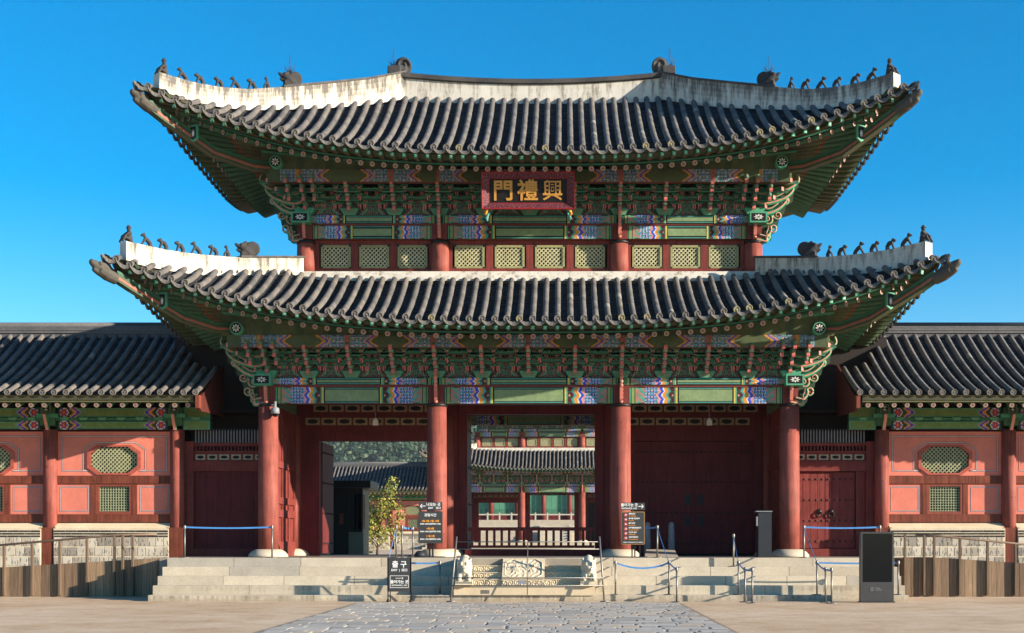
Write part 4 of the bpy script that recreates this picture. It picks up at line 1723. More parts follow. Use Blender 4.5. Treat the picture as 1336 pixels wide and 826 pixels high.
# ------------------------------------------------------------------ name board
yb = -.86
nb = thing('name_board', 'black name board with gold characters in a red frame under the upper eaves', 'sign', (0, yb, PZ(249, yb)), local=True)
W2, H2_ = 1.47, .565
mb = MB()
mb.box(-1.24, 1.24, -.02, .05, -.37, .37, lin((20, 18, 18)))
mb.build('board', M['paint'], nb)
mb = MB()
def frame_piece(p0, p1, p2, p3):
    P = [Vector(q) for q in (p0, p1, p2, p3)]
    L1 = (P[1] - P[0]).length
    def fn(a, b):
        return tuple((P[0] * (1 - a) + P[1] * a) * (1 - b) + (P[3] * (1 - a) + P[2] * a) * b)
    def cf(a, b):
        x, z = a * L1, b * .2
        if b < .16 or b > .88:
            return lin((138, 26, 34))
        s = math.sin(x * 70) * math.sin(z * 60 + math.sin(x * 30))
        return lin((120, 96, 92)) if s > .6 else lin((52, 62, 96)) if s < -.75 else lin((104, 26, 34)) if s > -.2 else lin((76, 34, 40))
    mb.grid(fn, max(4, int(L1 / .02)), 9, cf)
o, i_ = (W2, H2_), (1.24, .37)
yo, yi = -.14, -.015
frame_piece((-o[0], yo, o[1]), (o[0], yo, o[1]), (i_[0], yi, i_[1]), (-i_[0], yi, i_[1]))
frame_piece((-o[0], yo, -o[1]), (o[0], yo, -o[1]), (i_[0], yi, -i_[1]), (-i_[0], yi, -i_[1]))
frame_piece((-o[0], yo, -o[1]), (-o[0], yo, o[1]), (-i_[0], yi, i_[1]), (-i_[0], yi, -i_[1]))
frame_piece((o[0], yo, -o[1]), (o[0], yo, o[1]), (i_[0], yi, i_[1]), (i_[0], yi, -i_[1]))
mb.box(-o[0], o[0], yo, .03, o[1], o[1] + .02, lin((120, 30, 36)))
mb.box(-o[0], o[0], yo, .03, -o[1] - .02, -o[1], lin((120, 30, 36)))
mb.box(-o[0] - .02, -o[0], yo, .03, -o[1], o[1], lin((120, 30, 36)))
mb.box(o[0], o[0] + .02, yo, .03, -o[1], o[1], lin((120, 30, 36)))
for sx in (-1, 1):
    mb.tube([(sx * 1.32, -.06, -.55), (sx * 1.36, -.06, -.72), (sx * 1.28, -.06, -.86)], [.07, .06, .02], 8, ORANGE)
    mb.tube([(sx * 1.28, -.06, -.70), (sx * 1.34, -.06, -.86), (sx * 1.30, -.06, -.95)], [.05, .06, .03], 8, TEAL)
    mb.box(sx * 1.25 - .25, sx * 1.25 + .25, .0, .02, o[1] + .02, o[1] + .06, lin((120, 30, 36)))
mb.build('frame', M['paint'], nb)
for ch, x in (("門", -.80), ("禮", -.015), ("興", .78)):
    text('character', ch, .68, x, -.03, -.035, M['gold'], nb, bold=.005 if ch == '興' else .014, depth=.012)
nb.rotation_euler = (R(9), 0, 0)

# ------------------------------------------------------------------ corridor halls left and right of the gate
YH = 1.0                                            # front column line of the halls
HB = [11.75, 15.98, 20.21, 24.44, 28.67]
ze_h, zr_h, yr_h, ye_h = PZ(512.5, -1.35), 9.05, 3.6, -1.35
def hall(sx, label):
    t = thing('corridor_hall', label, 'corridor', (sx * 20, YH, 1.0))
    X = lambda x: sx * x
    def bx(mb, x0, x1, *a, **k):
        mb.box(min(sx * x0, sx * x1), max(sx * x0, sx * x1), *a, **k)
    x_in, x_out = 10.5, 29.5
    # --- roof
    mb = MB()
    n = int((x_out - x_in) / .372)
    def slope(x, q):                                # q 0 at the eave, 1 at the ridge
        y = ye_h + (yr_h - ye_h) * q
        return y, ze_h + (zr_h - ze_h) * (q * .66 + .34 * q * q)
    def qmax(x):                                    # the roof stops below the gate's own eaves
        return min(1.0, .50 + max(0.0, (x - 11.1)) * .42)
    for i in range(n + 1):
        x = x_in + i * .372
        q1 = qmax(x)
        L = 5.9 * q1
        nt_ = max(2, int(L / .34))
        prev = None
        for j in range(nt_):
            col = tile_col(i, j)
            for qq, r in ((0, .088), (.94, .082)):
                q = q1 * (j + qq) / nt_
                y, z = slope(x, q)
                y2, z2 = slope(x, q + .01)
                d = Vector((y2 - y, z2 - z)).normalized()
                base = len(mb.v)
                for k in range(8):
                    th = math.pi * (k / 7) * 1.24 - .12 * math.pi
                    mb.v.append((X(x + math.cos(th) * r), y - d.y * math.sin(th) * r, z + d.x * math.sin(th) * r + .02))
                if prev is not None:
                    for k in range(7):
                        mb.addf((prev + k, prev + k + 1, base + k + 1, base + k), col, 0, True)
                prev = base
        y, z = ye_h - .012, ze_h + .015
        tc = mixc(TIP, tile_col(i, 99), .3)
        prev = None
        for ri, (r, d) in enumerate(((.096, 0), (.096, .045), (.076, .045), (.066, .028), (.036, .028), (.026, .042), (.003, .045))):
            base = len(mb.v)
            for k in range(12):
                th = 2 * math.pi * k / 12
                mb.v.append((X(x + math.cos(th) * r), y - d - math.sin(th) * r * .18, z + math.sin(th) * r))
            if prev is not None:
                for k in range(12):
                    k2 = (k + 1) % 12
                    mb.addf((prev + k, prev + k2, base + k2, base + k), mixc(tc, (.02,) * 3, .5) if ri in (3, 5) else tc)
            prev = base
        if i == n:
            break
        nc = max(2, int(L / .15))
        prev = None
        for j in range(nc):
            col = PAN[int(h2(i, j, 21) * 2.99)]
            for qq, off in ((0, .012), (.97, -.022)):
                q = q1 * (j + qq) / nc
                y, z = slope(x, q)
                base = len(mb.v)
                for k in range(5):
                    a = k / 4
                    mb.v.append((X(x + .372 * a), y, z - .065 * (1 - (2 * a - 1) ** 2) + off + .01))
                if prev is not None:
                    for k in range(4):
                        mb.addf((prev + k, prev + k + 1, base + k + 1, base + k), col)
                prev = base
        for k in range(8):
            q = []
            for a in (k / 8, (k + 1) / 8):
                s_ = 1 - (2 * a - 1) ** 2
                q.append(((X(x + .372 * a), y - .02, ze_h - .065 * s_ + .02), (X(x + .372 * a), y - .07, ze_h - .065 * s_ - .035 - .1 * s_ ** .8)))
            mb.face([q[0][0], q[1][0], q[1][1], q[0][1]], mixc(tc, (.03,) * 3, .2 if k % 2 else 0))
    mb.grid(lambda a, b: (X(11.6 + (x_out - 11.6) * a), 7.7 - 4.1 * b, ze_h + (zr_h - ze_h) * b), 10, 6, lambda a, b: PAN[0])
    roof = mb.build('tiled_roof', M['tile'], t)
    mb = MB()
    bx(mb, 12.0, x_out, yr_h - .2, yr_h + .2, zr_h - .15, zr_h + .22, lin((92, 92, 94)))
    for k in range(3):
        bx(mb, 12.0, x_out, yr_h - .25 + .03 * k, yr_h + .25 - .03 * k, zr_h + .01 + .1 * k, zr_h + .06 + .1 * k, lin((104, 102, 100)))
    mb.tube([(X(12.0), yr_h, zr_h + .31), (X(x_out), yr_h, zr_h + .31)], .11, 8, lin((96, 95, 96)))
    mb.build('roof_ridge', M['tile'], roof)
    # --- rafters and soffit
    nr = int((29.4 - 10.75) / .415)
    a0 = Vector((0, -1.16, PZ(528.5, -1.16)))
    for i in range(nr + 1):
        x = X(10.8 + i * .415)
        q, L = Vector((0, 1, .42)).to_track_quat('Y', 'Z'), 2.2
        link('rafter', RAFTER, roof, (x, a0.y, a0.z), q, (.95, L, .95))
    mb = MB()
    bx(mb, x_in + .1, x_out, ye_h + .08, ye_h + .16, ze_h - .22, ze_h - .08, lin((70, 68, 48)))
    bx(mb, x_in + .1, x_out, a0.y - .08, a0.y + .02, a0.z + .085, a0.z + .14, lin((92, 92, 60)))
    s0 = MB()
    for (p, q) in (((ye_h + .05, ze_h - .06), (a0.y, a0.z + .13)), ((a0.y, a0.z + .10), (1.4, a0.z + .10 + 2.42 * .42))):
        mb.face([(X(x_in + .1), p[0], p[1]), (X(x_out), p[0], p[1]), (X(x_out), q[0], q[1]), (X(x_in + .1), q[0], q[1])], lin((96, 88, 58)))
    mb.build('soffit_board', M['paint'], roof)
    # --- end gable towards the gate: red board and dark timber
    mb = MB()
    pts = [(ye_h + .1, ze_h - .2), (1.9, 7.75), (1.9, 6.0), (ye_h + .35, ze_h - .55)]
    for xx in (10.42, 10.5):
        mb.face([(X(xx), y, z) for y, z in pts], lin((84, 42, 36)))
    for (p, q) in zip(pts, pts[1:] + pts[:1]):
        mb.face([(X(10.42), *p), (X(10.5), *p), (X(10.5), *q), (X(10.42), *q)], lin((84, 42, 36)))
    bx(mb, 10.40, 10.52, ye_h + .02, ye_h + .30, ze_h - .48, ze_h - .06, lin((120, 60, 46)))
    mb.build('gable_board', M['paint'], t)
    # --- columns
    zt_ = PZ(561, YH)
    for x in HB:
        mb = MB()
        mb.lathe([(.235, 1.2), (.235, zt_)], X(x), YH, 22)
        c = mb.build('column', M['column'], t)
        mb = MB()
        bx(mb, x - .27, x + .27, YH - .27, YH + .1, .9, 2.2)
        mb.build('column_foot', M['oldred'], c)
        # painted head with a pink tongue
        mb = MB()
        bx(mb, x - .24, x + .24, YH - .28, YH + .2, PZ(556, YH), PZ(533, YH), lin((70, 104, 70)))
        bx(mb, x - .36, x + .36, YH - .33, YH - .2, PZ(546, YH), PZ(541, YH), G_LT)
        bx(mb, x - .15, x + .15, YH - .40, YH - .2, PZ(540, YH), PZ(529, YH), lin((84, 112, 80)))
        bx(mb, x - .10, x + .10, YH - .405, YH - .3, PZ(538.5, YH), PZ(530.5, YH), BLACK)
        for dz in (-1, 1):
            bx(mb, x - .06, x + .06, YH - .41, YH - .3, PZ(534.5 + dz * 2, YH) - .014, PZ(534.5 + dz * 2, YH) + .014, WHITE)
        bx(mb, x - .012, x + .012, YH - .41, YH - .3, PZ(537.5, YH), PZ(531.5, YH), WHITE)
        T = Matrix(((0, sx * 1.0, 0, X(x) - sx * .05), (-1, 0, 0, YH), (0, 0, 1, 0), (0, 0, 0, 1)))
        z0 = PZ(562, YH)
        mb.prism([(.2, z0 + .02), (.30, z0), (.38, z0 + .14), (.5, z0 + .32), (.58, z0 + .50), (.48, z0 + .54), (.2, z0 + .5)], T, .10, G_LT, lin((214, 140, 124)))
        mb.build('column_head', M['paint'], c)
    # --- bays
    zb0, zb1, zb2, zb3 = PZ(561, YH), PZ(549.5, YH), PZ(545.5, YH), PZ(532, YH)
    edges = [10.62] + HB
    for i in range(len(edges) - 1):
        a, b = edges[i], edges[i + 1]
        g0, g1 = (a + (.24 if i else 0)), b - .24
        lo, hi = min(X(g0), X(g1)), max(X(g0), X(g1))
        f = hall_beam_paint(hi - lo, zb1 - zb0)
        f2 = hall_beam_paint(hi - lo, zb3 - zb2)
        if i == 0:
            f = f2 = lambda u, v: G_LT if (u < .07 or u > .93 or v < .08 or v > .92) else lin((106, 128, 72))
        painted_beam('painted_beam', lo, hi, YH - .15, .3, zb0, zb1, f, t, .028)
        painted_beam('painted_beam', lo, hi, YH - .15, .3, zb2, zb3, f2, t, .028)
        mb = MB()
        mb.box(lo, hi, YH - .2, YH, zb1 + .004, zb2 - .004, lin((60, 110, 84)))
        m = max(1, int((hi - lo) / .62))
        for k in range(m):
            x = lo + (hi - lo) * (k + .5) / m
            T = Matrix.Translation((x, YH - .25, zb1 + .006))
            mb.prism([(-.09, 0), (.09, 0), (.14, .07), (.14, .1), (-.14, .1), (-.14, .07)], T, .1, lin((96, 150, 116)))
        mb.build('beam_moulding', M['paint'], t)
        if i == 0:
            continue
        # wall panel with an octagonal window above, a square one below
        xc_ = (lo + hi) / 2
        wx0, wx1 = lo - .03, hi + .03
        yw = YH + .04
        zA, zB = PZ(620.5, YH), PZ(563, YH)
        zo = PZ(600, YH)
        ow, oh, cut = .80, .445, .33
        octo = lambda s, y: [(xc_ + s_x, y, zo + s_z) for s_x, s_z in
                             ((-ow * s + cut, -oh * s), (ow * s - cut, -oh * s), (ow * s, -oh * s + cut * .72), (ow * s, oh * s - cut * .72), (ow * s - cut, oh * s), (-ow * s + cut, oh * s), (-ow * s, oh * s - cut * .72), (-ow * s, -oh * s + cut * .72))]
        SAL = lin((210, 122, 104))
        mb = MB()
        O = octo(1.0, yw)
        R4 = [(wx0, yw, zA), (wx1, yw, zA), (wx1, yw, zB), (wx0, yw, zB)]
        for q in ((O[0], O[1], R4[1], R4[0]), (O[1], O[2], R4[1]), (O[2], O[3], R4[2], R4[1]), (O[3], O[4], R4[2]), (O[4], O[5], R4[3], R4[2]), (O[5], O[6], R4[3]), (O[6], O[7], R4[0], R4[3]), (O[7], O[0], R4[0])):
            mb.face(list(q), SAL)
        # painted border lines (dark blue with white), following the octagon
        def line(p, q, off=.0):
            for w_, c_, yy in ((.045, lin((60, 56, 72)), yw - .004), (.018, lin((206, 196, 196)), yw - .007)):
                mb.bar((p[0], yy, p[1]), (q[0], yy, q[1]), w_, .003, c_, up=(0, 1, 0))
        e = .16
        line((wx0 + e, zB - e), (wx1 - e, zB - e))
        line((wx0 + e, zA + e), (wx0 + e, zB - e))
        line((wx1 - e, zA + e), (wx1 - e, zB - e))
        B8 = [(q[0], q[2]) for q in octo(1.30, yw)]
        line((wx0 + e, zA + e), (B8[0][0] - .1, zA + e))
        line((B8[1][0] + .1, zA + e), (wx1 - e, zA + e))
        for k in (1, 2, 3, 4, 5, 6, 7):
            p, q = B8[k], B8[(k + 1) % 8]
            if k == 1:
                p = (B8[1][0] + .1, zA + e)
            if k == 7:
                q = (B8[0][0] - .1, zA + e)
            line(p, q)
        wp = mb.build('wall_panel', M['wall'], t)
        # octagon frame and lattice
        mb = MB()
        A8, C8, D8 = octo(1.12, yw - .05), octo(.98, yw - .05), octo(.98, yw + .12)
        A8b = octo(1.12, yw)
        fc = lin((166, 84, 70))
        for k in range(8):
            j = (k + 1) % 8
            mb.face([A8[k], A8[j], C8[j], C8[k]], fc)
            mb.face([C8[k], C8[j], D8[j], D8[k]], lin((120, 58, 50)))
            mb.face([A8b[k], A8b[j], A8[j], A8[k]], fc)
        ofr = mb.build('octagon_window', M['paint'], t)
        mb = MB()
        cl = [(q[0] - xc_, q[2] - zo) for q in octo(.98, yw)]
        lattice(mb, 2 * ow, 2 * oh, 0, .098, .036, lin((158, 160, 124)), True, cl, .03)
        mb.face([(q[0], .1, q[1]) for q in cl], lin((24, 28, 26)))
        link('lattice', mb.mesh('lattice', M['paint']), ofr, (xc_, yw + .05, zo))
        # rails
        mb = MB()
        mb.box(wx0, wx1, yw - .06, yw + .2, PZ(631, YH), zA - .003)
        mb.box(wx0, wx1, yw - .06, yw + .2, PZ(681.5, YH), PZ(671, YH))
        mb.box(xc_ - .76, xc_ - .60, yw - .03, yw + .2, PZ(671, YH) + .004, PZ(631, YH) - .004)
        mb.box(xc_ + .60, xc_ + .76, yw - .03, yw + .2, PZ(671, YH) + .004, PZ(631, YH) - .004)
        mb.build('wall_rail', M['oldred'], t)
        # lower painted panels
        zl0, zl1 = PZ(671, YH) + .003, PZ(631, YH) - .003
        for p0, p1 in ((wx0, xc_ - .763), (xc_ + .763, wx1)):
            mb = MB()
            mb.box(p0, p1, yw, yw + .1, zl0, zl1, SAL)
            e = .11
            for p, q in (((p0 + e, zl0 + e), (p1 - e, zl0 + e)), ((p0 + e, zl1 - e), (p1 - e, zl1 - e)), ((p0 + e, zl0 + e), (p0 + e, zl1 - e)), ((p1 - e, zl0 + e), (p1 - e, zl1 - e))):
                for w_, c_, yy in ((.04, lin((60, 56, 72)), yw - .004), (.016, lin((206, 196, 196)), yw - .007)):
                    mb.bar((p[0], yy, p[1]), (q[0], yy, q[1]), w_, .003, c_, up=(0, 1, 0))
            mb.build('wall_panel', M['wall'], t)
        # lower square window
        w, h = 1.2, zl1 - zl0
        zc_ = (zl0 + zl1) / 2
        mb = MB()
        for q in ((-w / 2, w / 2, h / 2 - .09, h / 2), (-w / 2, w / 2, -h / 2, -h / 2 + .09)):
            mb.box(xc_ + q[0], xc_ + q[1], yw - .02, yw + .12, zc_ + q[2], zc_ + q[3], lin((130, 66, 52)))
        for s_ in (-1, 1):
            mb.box(xc_ + s_ * .555 - .045, xc_ + s_ * .555 + .045, yw - .02, yw + .12, zc_ - h / 2 + .09, zc_ + h / 2 - .09, lin((130, 66, 52)))
        sw = mb.build('square_window', M['paint'], t)
        mb = MB()
        lattice(mb, w - .18, h - .18, 0, .088, .021, lin((150, 158, 126)), False, None, .03)
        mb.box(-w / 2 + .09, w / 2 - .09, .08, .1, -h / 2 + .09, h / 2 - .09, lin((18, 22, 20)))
        link('lattice', mb.mesh('lattice', M['paint']), sw, (xc_, yw + .04, zc_))
        # base wall: cream coping, three thin brick courses, four block courses
        mb = MB()
        yb0 = YH - .30
        q0, q1, q2, q3 = PZ(682, YH), PZ(690, YH - .3), PZ(700, YH - .3), .3
        mortar = lin((212, 198, 172))
        b0, b1 = lo - .03, hi + .03
        mb.face([(b0, YH + .05, q0), (b1, YH + .05, q0), (b1, yb0, q1), (b0, yb0, q1)], lin((220, 200, 168)))
        mb.box(b0, b1, yb0 + .004, YH + .05, q3, q1 - .004, mortar)
        mb.face([(b0, yb0 + .004, q1 - .004), (b0, YH + .05, q1 - .004), (b0, YH + .05, q0)], mortar)
        mb.face([(b1, yb0 + .004, q1 - .004), (b1, YH + .05, q1 - .004), (b1, YH + .05, q0)], mortar)
        rowh = (q1 - q2) / 3
        for r in range(3):
            z1 = q1 - .05 - r * rowh
            x = b0 + .02 - (.19 if r % 2 else 0)
            while x < b1 - .03:
                x2 = min(x + .36, b1 - .02)
                xx = max(x, b0 + .02)
                if x2 - xx > .04:
                    mb.box(xx, x2, yb0 - .006, yb0 + .02, z1 - .056, z1, mixc(lin((44, 40, 38)), lin((72, 66, 60)), h2(r, int(x * 9), i)))
                x += .385
        z1 = q2 - .03
        r = 0
        while z1 > .5:
            x = b0 + .02 - (.17 if r % 2 else 0)
            while x < b1 - .03:
                ww = .20 + .10 * h2(r, int(x * 10), i + 5)
                x2 = min(x + ww, b1 - .02)
                xx = max(x, b0 + .02)
                if x2 - xx > .05:
                    c = mixc(lin((164, 153, 137)), lin((204, 193, 174)), h2(r, int(x * 13), i))
                    if h2(r, int(x * 7), 40 + i) > .8:
                        c = lin((150, 140, 128))
                    mb.box(xx, x2, yb0 - .008, yb0 + .02, z1 - .285, z1, c)
                    # rough hewn face: a few chiselled facets
                    for k in range(4):
                        u0 = xx + (x2 - xx) * h2(k, int(x * 31), r)
                        v0 = z1 - .30 * h2(k, int(x * 37), r + 3)
                        mb.bar((u0, yb0 - .010, v0), (u0 + .07 * (h2(k, int(x * 5), 2) - .5), yb0 - .010, max(z1 - .29, v0 - .1)), .018, .004, mixc(c, (.04, .04, .04), .55), up=(0, 1, 0))
                x += ww + .035
            z1 -= .325
            r += 1
        mb.build('base_wall', M['stone'], t)
    # solid core so that no light leaks through, kept behind the windows
    mb = MB()
    bx(mb, 11.75, 29.0, YH + .25, 7.0, .2, 6.7)
    mb.build('inner_wall', M['dark'], t)
    return t
hall_l = hall(-1, 'long corridor hall with a tiled roof adjoining the left side of the gate')
hall_r = hall(1, 'long corridor hall with a tiled roof adjoining the right side of the gate')

# ------------------------------------------------------------------ side gates between the gate and the halls
def side_gate(sx, label):
    YS = 1.35
    t = thing('side_gate', label, 'side gate', (sx * 10.1, YS, ZP))
    X = lambda x: sx * x
    def bx(mb, x0, x1, *a, **k):
        mb.box(min(sx * x0, sx * x1), max(sx * x0, sx * x1), *a, **k)
    z = lambda p: PZ(p, YS)
    for nm, q in (('post', (11.28, 11.56, YS - .12, YS + .2, ZP, z(576))), ('post', (8.6, 8.86, YS - .12, YS + .2, ZP, z(576))),
                  ('lintel', (8.86, 11.28, YS - .1, YS + .15, z(615), z(602))), ('rail', (8.86, 11.28, YS - .06, YS + .1, z(591.5), z(588.5))),
                  ('rail', (8.86, 11.28, YS - .06, YS + .1, z(582), z(578))), ('threshold', (8.86, 11.28, YS - .1, YS + .15, ZP, z(716))),
                  ('panel', (8.86, 11.28, YS + .0, YS + .1, z(602), z(591.5)))):
        mb = MB()
        bx(mb, *q)
        mb.build(nm, M['redwood'], t)
    mb = MB()
    for i in range(24):
        x = 8.95 + 2.28 * i / 23
        bx(mb, x - .018, x + .018, YS - .02, YS + .02, z(578), z(563), lin((140, 140, 142)))
        T = Matrix.Translation((X(x), YS - .02, z(563)))
        mb.prism([(-.018, 0), (.018, 0), (0, .09)], T, .03, lin((140, 140, 142)))
    mb.build('spiked_picket', M['paint'], t)
    mb = MB()
    for i in range(20):
        x = 8.97 + 2.24 * i / 19
        bx(mb, x - .022, x + .022, YS - .03, YS + .03, z(588.4), z(582.1))
    mb.build('slat', M['redwood'], t)
    mb = MB()
    for i in range(6):
        x = 9.07 + 2.0 * i / 5
        bx(mb, x - .16, x + .16, YS - .03, YS - .004, z(600), z(593), lin((168, 156, 132)))
        mb.face([(X(x) + .115 * math.cos(2 * math.pi * k / 12), YS - .034, (z(600) + z(593)) / 2 + .055 * math.sin(2 * math.pi * k / 12)) for k in range(12)], lin((16, 16, 18)))
    mb.build('pierced_board', M['paint'], t)
    if sx > 0:
        w = 1.0
        for k in range(2):
            mb = door_leaf(w - .01, z(616) - z(716) - .03, 4)
            d = mb.build('door', [M['redwood'], M['redwood'], M['iron']], None)
            d.parent = t
            d.matrix_parent_inverse = INV[t.name]
            d.location = (8.93 + w * k, YS + .02, z(716) + .02)
            mb = MB()
            xx = w - .20 if k == 0 else .20
            zz = (z(616) - z(716)) * .43
            mb.lathe([(.09, 0), (.07, .03), (.02, .05)], 0, 0, 12)
            for v_i in range(len(mb.v)):
                a, b, c = mb.v[v_i]
                mb.v[v_i] = (xx + a, -.02 - c, zz + .12 + b)
            mb.tube([(xx + .09 * math.cos(q), -.06, zz + .09 * math.sin(q) + .02) for q in [2 * math.pi * k2 / 16 for k2 in range(17)]], .02, 6)
            mb.build('ring_handle', M['iron'], d)
        mb = MB()
        bx(mb, 10.96, 11.28, YS + .02, YS + .1, z(716), z(615) - .004)
        mb.build('side_panel', M['redwood'], t)
    else:
        mb = MB()
        for i in range(6):
            x0 = 8.9 + 2.36 * i / 6
            bx(mb, x0 + .006, x0 + 2.36 / 6 - .006, YS + .02, YS + .1, z(716), z(615) - .004)
        bx(mb, 8.88, 11.27, YS + .04, YS + .09, z(716), z(615) - .004)
        mb.build('door', M['shaded_red'], t)  # darker red leaf: the shade on it is part of the colour
    # added near-black sheet standing in for the shaded void under the eaves
    mb = MB()
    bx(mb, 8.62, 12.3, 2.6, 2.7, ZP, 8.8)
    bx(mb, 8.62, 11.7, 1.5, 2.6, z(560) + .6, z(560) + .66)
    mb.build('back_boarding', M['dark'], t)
    return t
side_gate(-1, 'plain red plank door with spiked pickets left of the big gate')
side_gate(1, 'red studded double door with ring handles right of the big gate')

# ------------------------------------------------------------------ ground, path, platform
mb = MB()
mb.grid(lambda a, b: (-1500 + 3000 * a, -400 + 3400 * b, 0), 30, 34)
structure(mb.build('ground', M['sand']))
mb = MB()
mb.box(-300, 300, 8.6, 1500, .02, 1.02)
structure(mb.build('courtyard_ground', M['sand']))
mb = MB()
y = -6.05
r = 0
while y > -52:
    dep = .3 + .32 * h2(r, 1)
    x = -4.66 + .12 * h2(r, 2)
    while x < 4.32:
        w = .35 + .6 * h2(r, int(x * 7) + 50, 3)
        x2 = min(x + w, 4.34)
        if x2 - x > .2:
            g = .005 + .009 * h2(r, int(x * 11), 5)
            zt_ = .016 + .008 * h2(r, int(x * 5), 7)
            c = mixc(lin((160, 154, 145)), lin((186, 179, 167)), h2(r, int(x * 3) + 9, 11))
            if h2(r, int(x * 17), 2) > .88:
                c = lin((190, 172, 150))
            j = lambda k: (h2(r * 5 + k, int(x * 9), k) - .5) * .05
            P4 = [(x + g + j(1), y - dep + g + j(2)), (x2 - g + j(3), y - dep + g + j(4)), (x2 - g + j(5), y - g + j(6)), (x + g + j(7), y - g + j(8))]
            m_ = [sum(p[k] for p in P4) / 4 for k in (0, 1)]
            tz = [zt_ + (h2(r, int(x * 23), k) - .5) * .007 for k in range(4)]
            b = len(mb.v)
            for p in P4:
                mb.v.append((p[0], p[1], .001))
            for p, z_ in zip(P4, tz):
                mb.v.append((p[0] + (m_[0] - p[0]) * .03, p[1] + (m_[1] - p[1]) * .03, z_ - .005))
            for p, z_ in zip(P4, tz):
                mb.v.append((p[0] + (m_[0] - p[0]) * .12, p[1] + (m_[1] - p[1]) * .12, z_))
            for k in range(4):
                k2 = (k + 1) % 4
                mb.addf((b + k, b + k2, b + 4 + k2, b + 4 + k), mixc(c, (.1, .1, .1), .3))
                mb.addf((b + 4 + k, b + 4 + k2, b + 8 + k2, b + 8 + k), c)
            mb.addf((b + 8, b + 9, b + 10, b + 11), c)
        x = x2
    y -= dep
    r += 1
structure(mb.build('stone_path', M['stone']))
mb = MB()
mb.box(-4.72, 4.42, -52, -6.0, .0, .006, lin((150, 136, 118)))
structure(mb.build('path_bed', M['stone']))

plat = thing('stone_platform', 'broad pale granite platform with five wide steps under the gate', 'platform', (0, -2, 0))
mb = MB((150, 138, 124))
mb.box(-11.3, 11.3, -2.5, 9.5, .03, ZP - .004)
mb.build('floor', M['stone'], plat)
zs = [ZP, ZP - .265, ZP - .53, ZP - .795, ZP - 1.06]
for k in range(5):
    yf = -2.97 - .495 * k
    half_l, half_r = -PX(218 - 6.3 * k, yf), PX(1166 + 5.0 * k, yf)
    zt_ = zs[k]
    zb_ = zs[k + 1] if k < 4 else .0
    mb = MB()
    x = -half_l
    i = 0
    while x < half_r - .01:
        w = 1.7 + 1.6 * h2(k, i, 4)
        x2 = x + w
        if half_r - x2 < .9:
            x2 = half_r
        c = mixc(lin((178, 166, 146)), lin((198, 186, 164)), h2(k, i, 8))
        if h2(k, i, 12) > .7:
            c = lin((170, 162, 148))
        g = .007
        yb_ = yf + .495 + .02
        bv = .012
        # bevelled block
        if k < 3:
            mb.face([(x + g, yf, zb_), (x2 - g, yf, zb_), (x2 - g, yf, zt_ - bv), (x + g, yf, zt_ - bv)], c)
        else:                                       # water stains run down the lowest courses
            m_ = max(3, int((x2 - x) / .07))
            for q in range(m_):
                xa_, xb_ = x + g + (x2 - x - 2 * g) * q / m_, x + g + (x2 - x - 2 * g) * (q + 1) / m_
                s1 = .5 + .5 * math.sin(xa_ * 1.3 + k * 2) * math.sin(xa_ * .47 + 1)
                d_ = h2(q, int(xa_ * 20), 6) * s1 * (.75 if k == 4 else .5)
                zm = zb_ + (zt_ - bv - zb_) * (.25 + .4 * h2(q, i, 31))
                mb.face([(xa_, yf, zm), (xb_, yf, zm), (xb_, yf, zt_ - bv), (xa_, yf, zt_ - bv)], mixc(c, lin((70, 64, 54)), d_))
                mb.face([(xa_, yf, zb_), (xb_, yf, zb_), (xb_, yf, zm), (xa_, yf, zm)], mixc(c, lin((90, 82, 68)), d_ * .4 + (.25 if k == 4 else 0)))
        mb.face([(x + g, yf, zt_ - bv), (x2 - g, yf, zt_ - bv), (x2 - g, yf + bv, zt_), (x + g, yf + bv, zt_)], c)
        mb.face([(x + g, yf + bv, zt_), (x2 - g, yf + bv, zt_), (x2 - g, yb_, zt_), (x + g, yb_, zt_)], c)
        for xx in (x + g, x2 - g):
            mb.face([(xx, yf, zb_), (xx, yb_, zb_), (xx, yb_, zt_), (xx, yf, zt_ - bv)], c)
        x = x2
        i += 1
    mb.build('step', M['stone'], plat)
    # the plain fill behind each course
mb = MB((120, 112, 100))
for k in range(5):
    yf = -2.97 - .495 * k
    mb.box(-10.5, 10.5, yf + .03, yf + .6, .01, zs[k] - .02)
mb.build('core', M['stone'], plat)

# ------------------------------------------------------------------ carved royal stair in the middle
rs = thing('carved_stair', 'narrow carved granite stair with a relief slab in the middle of the steps', 'stair', (0, -5.0, 0))
yS = -5.0
mb = MB((200, 184, 156))
xl_, xr_ = PX(592, yS), PX(776, yS)
mb.box(xl_, xr_, yS, -4.0, .17, PZ(764.5, yS))
mb.build('plinth', M['stone'], rs)
ztop = [PZ(728.7, -4.0), PZ(737.8, -4.28), PZ(746.8, -4.56), PZ(755.5, -4.84)]
zbot = ztop[1:] + [PZ(764.5, yS)]
def vine(u, v):
    """low relief of running scrolls; u metres along, v 0..1 up"""
    if v < .1 or v > .88:
        return .012
    q = u / .17
    i = math.floor(q)
    cu = (q - i - .5) * .17
    cv = (v - .5) * .17 * (1 if i % 2 else -1)
    r = math.hypot(cu, cv)
    a = math.atan2(cv, cu)
    s = math.sin(r * 95 - a * 1.0)
    return .016 * max(-.6, min(1, s * 1.8))
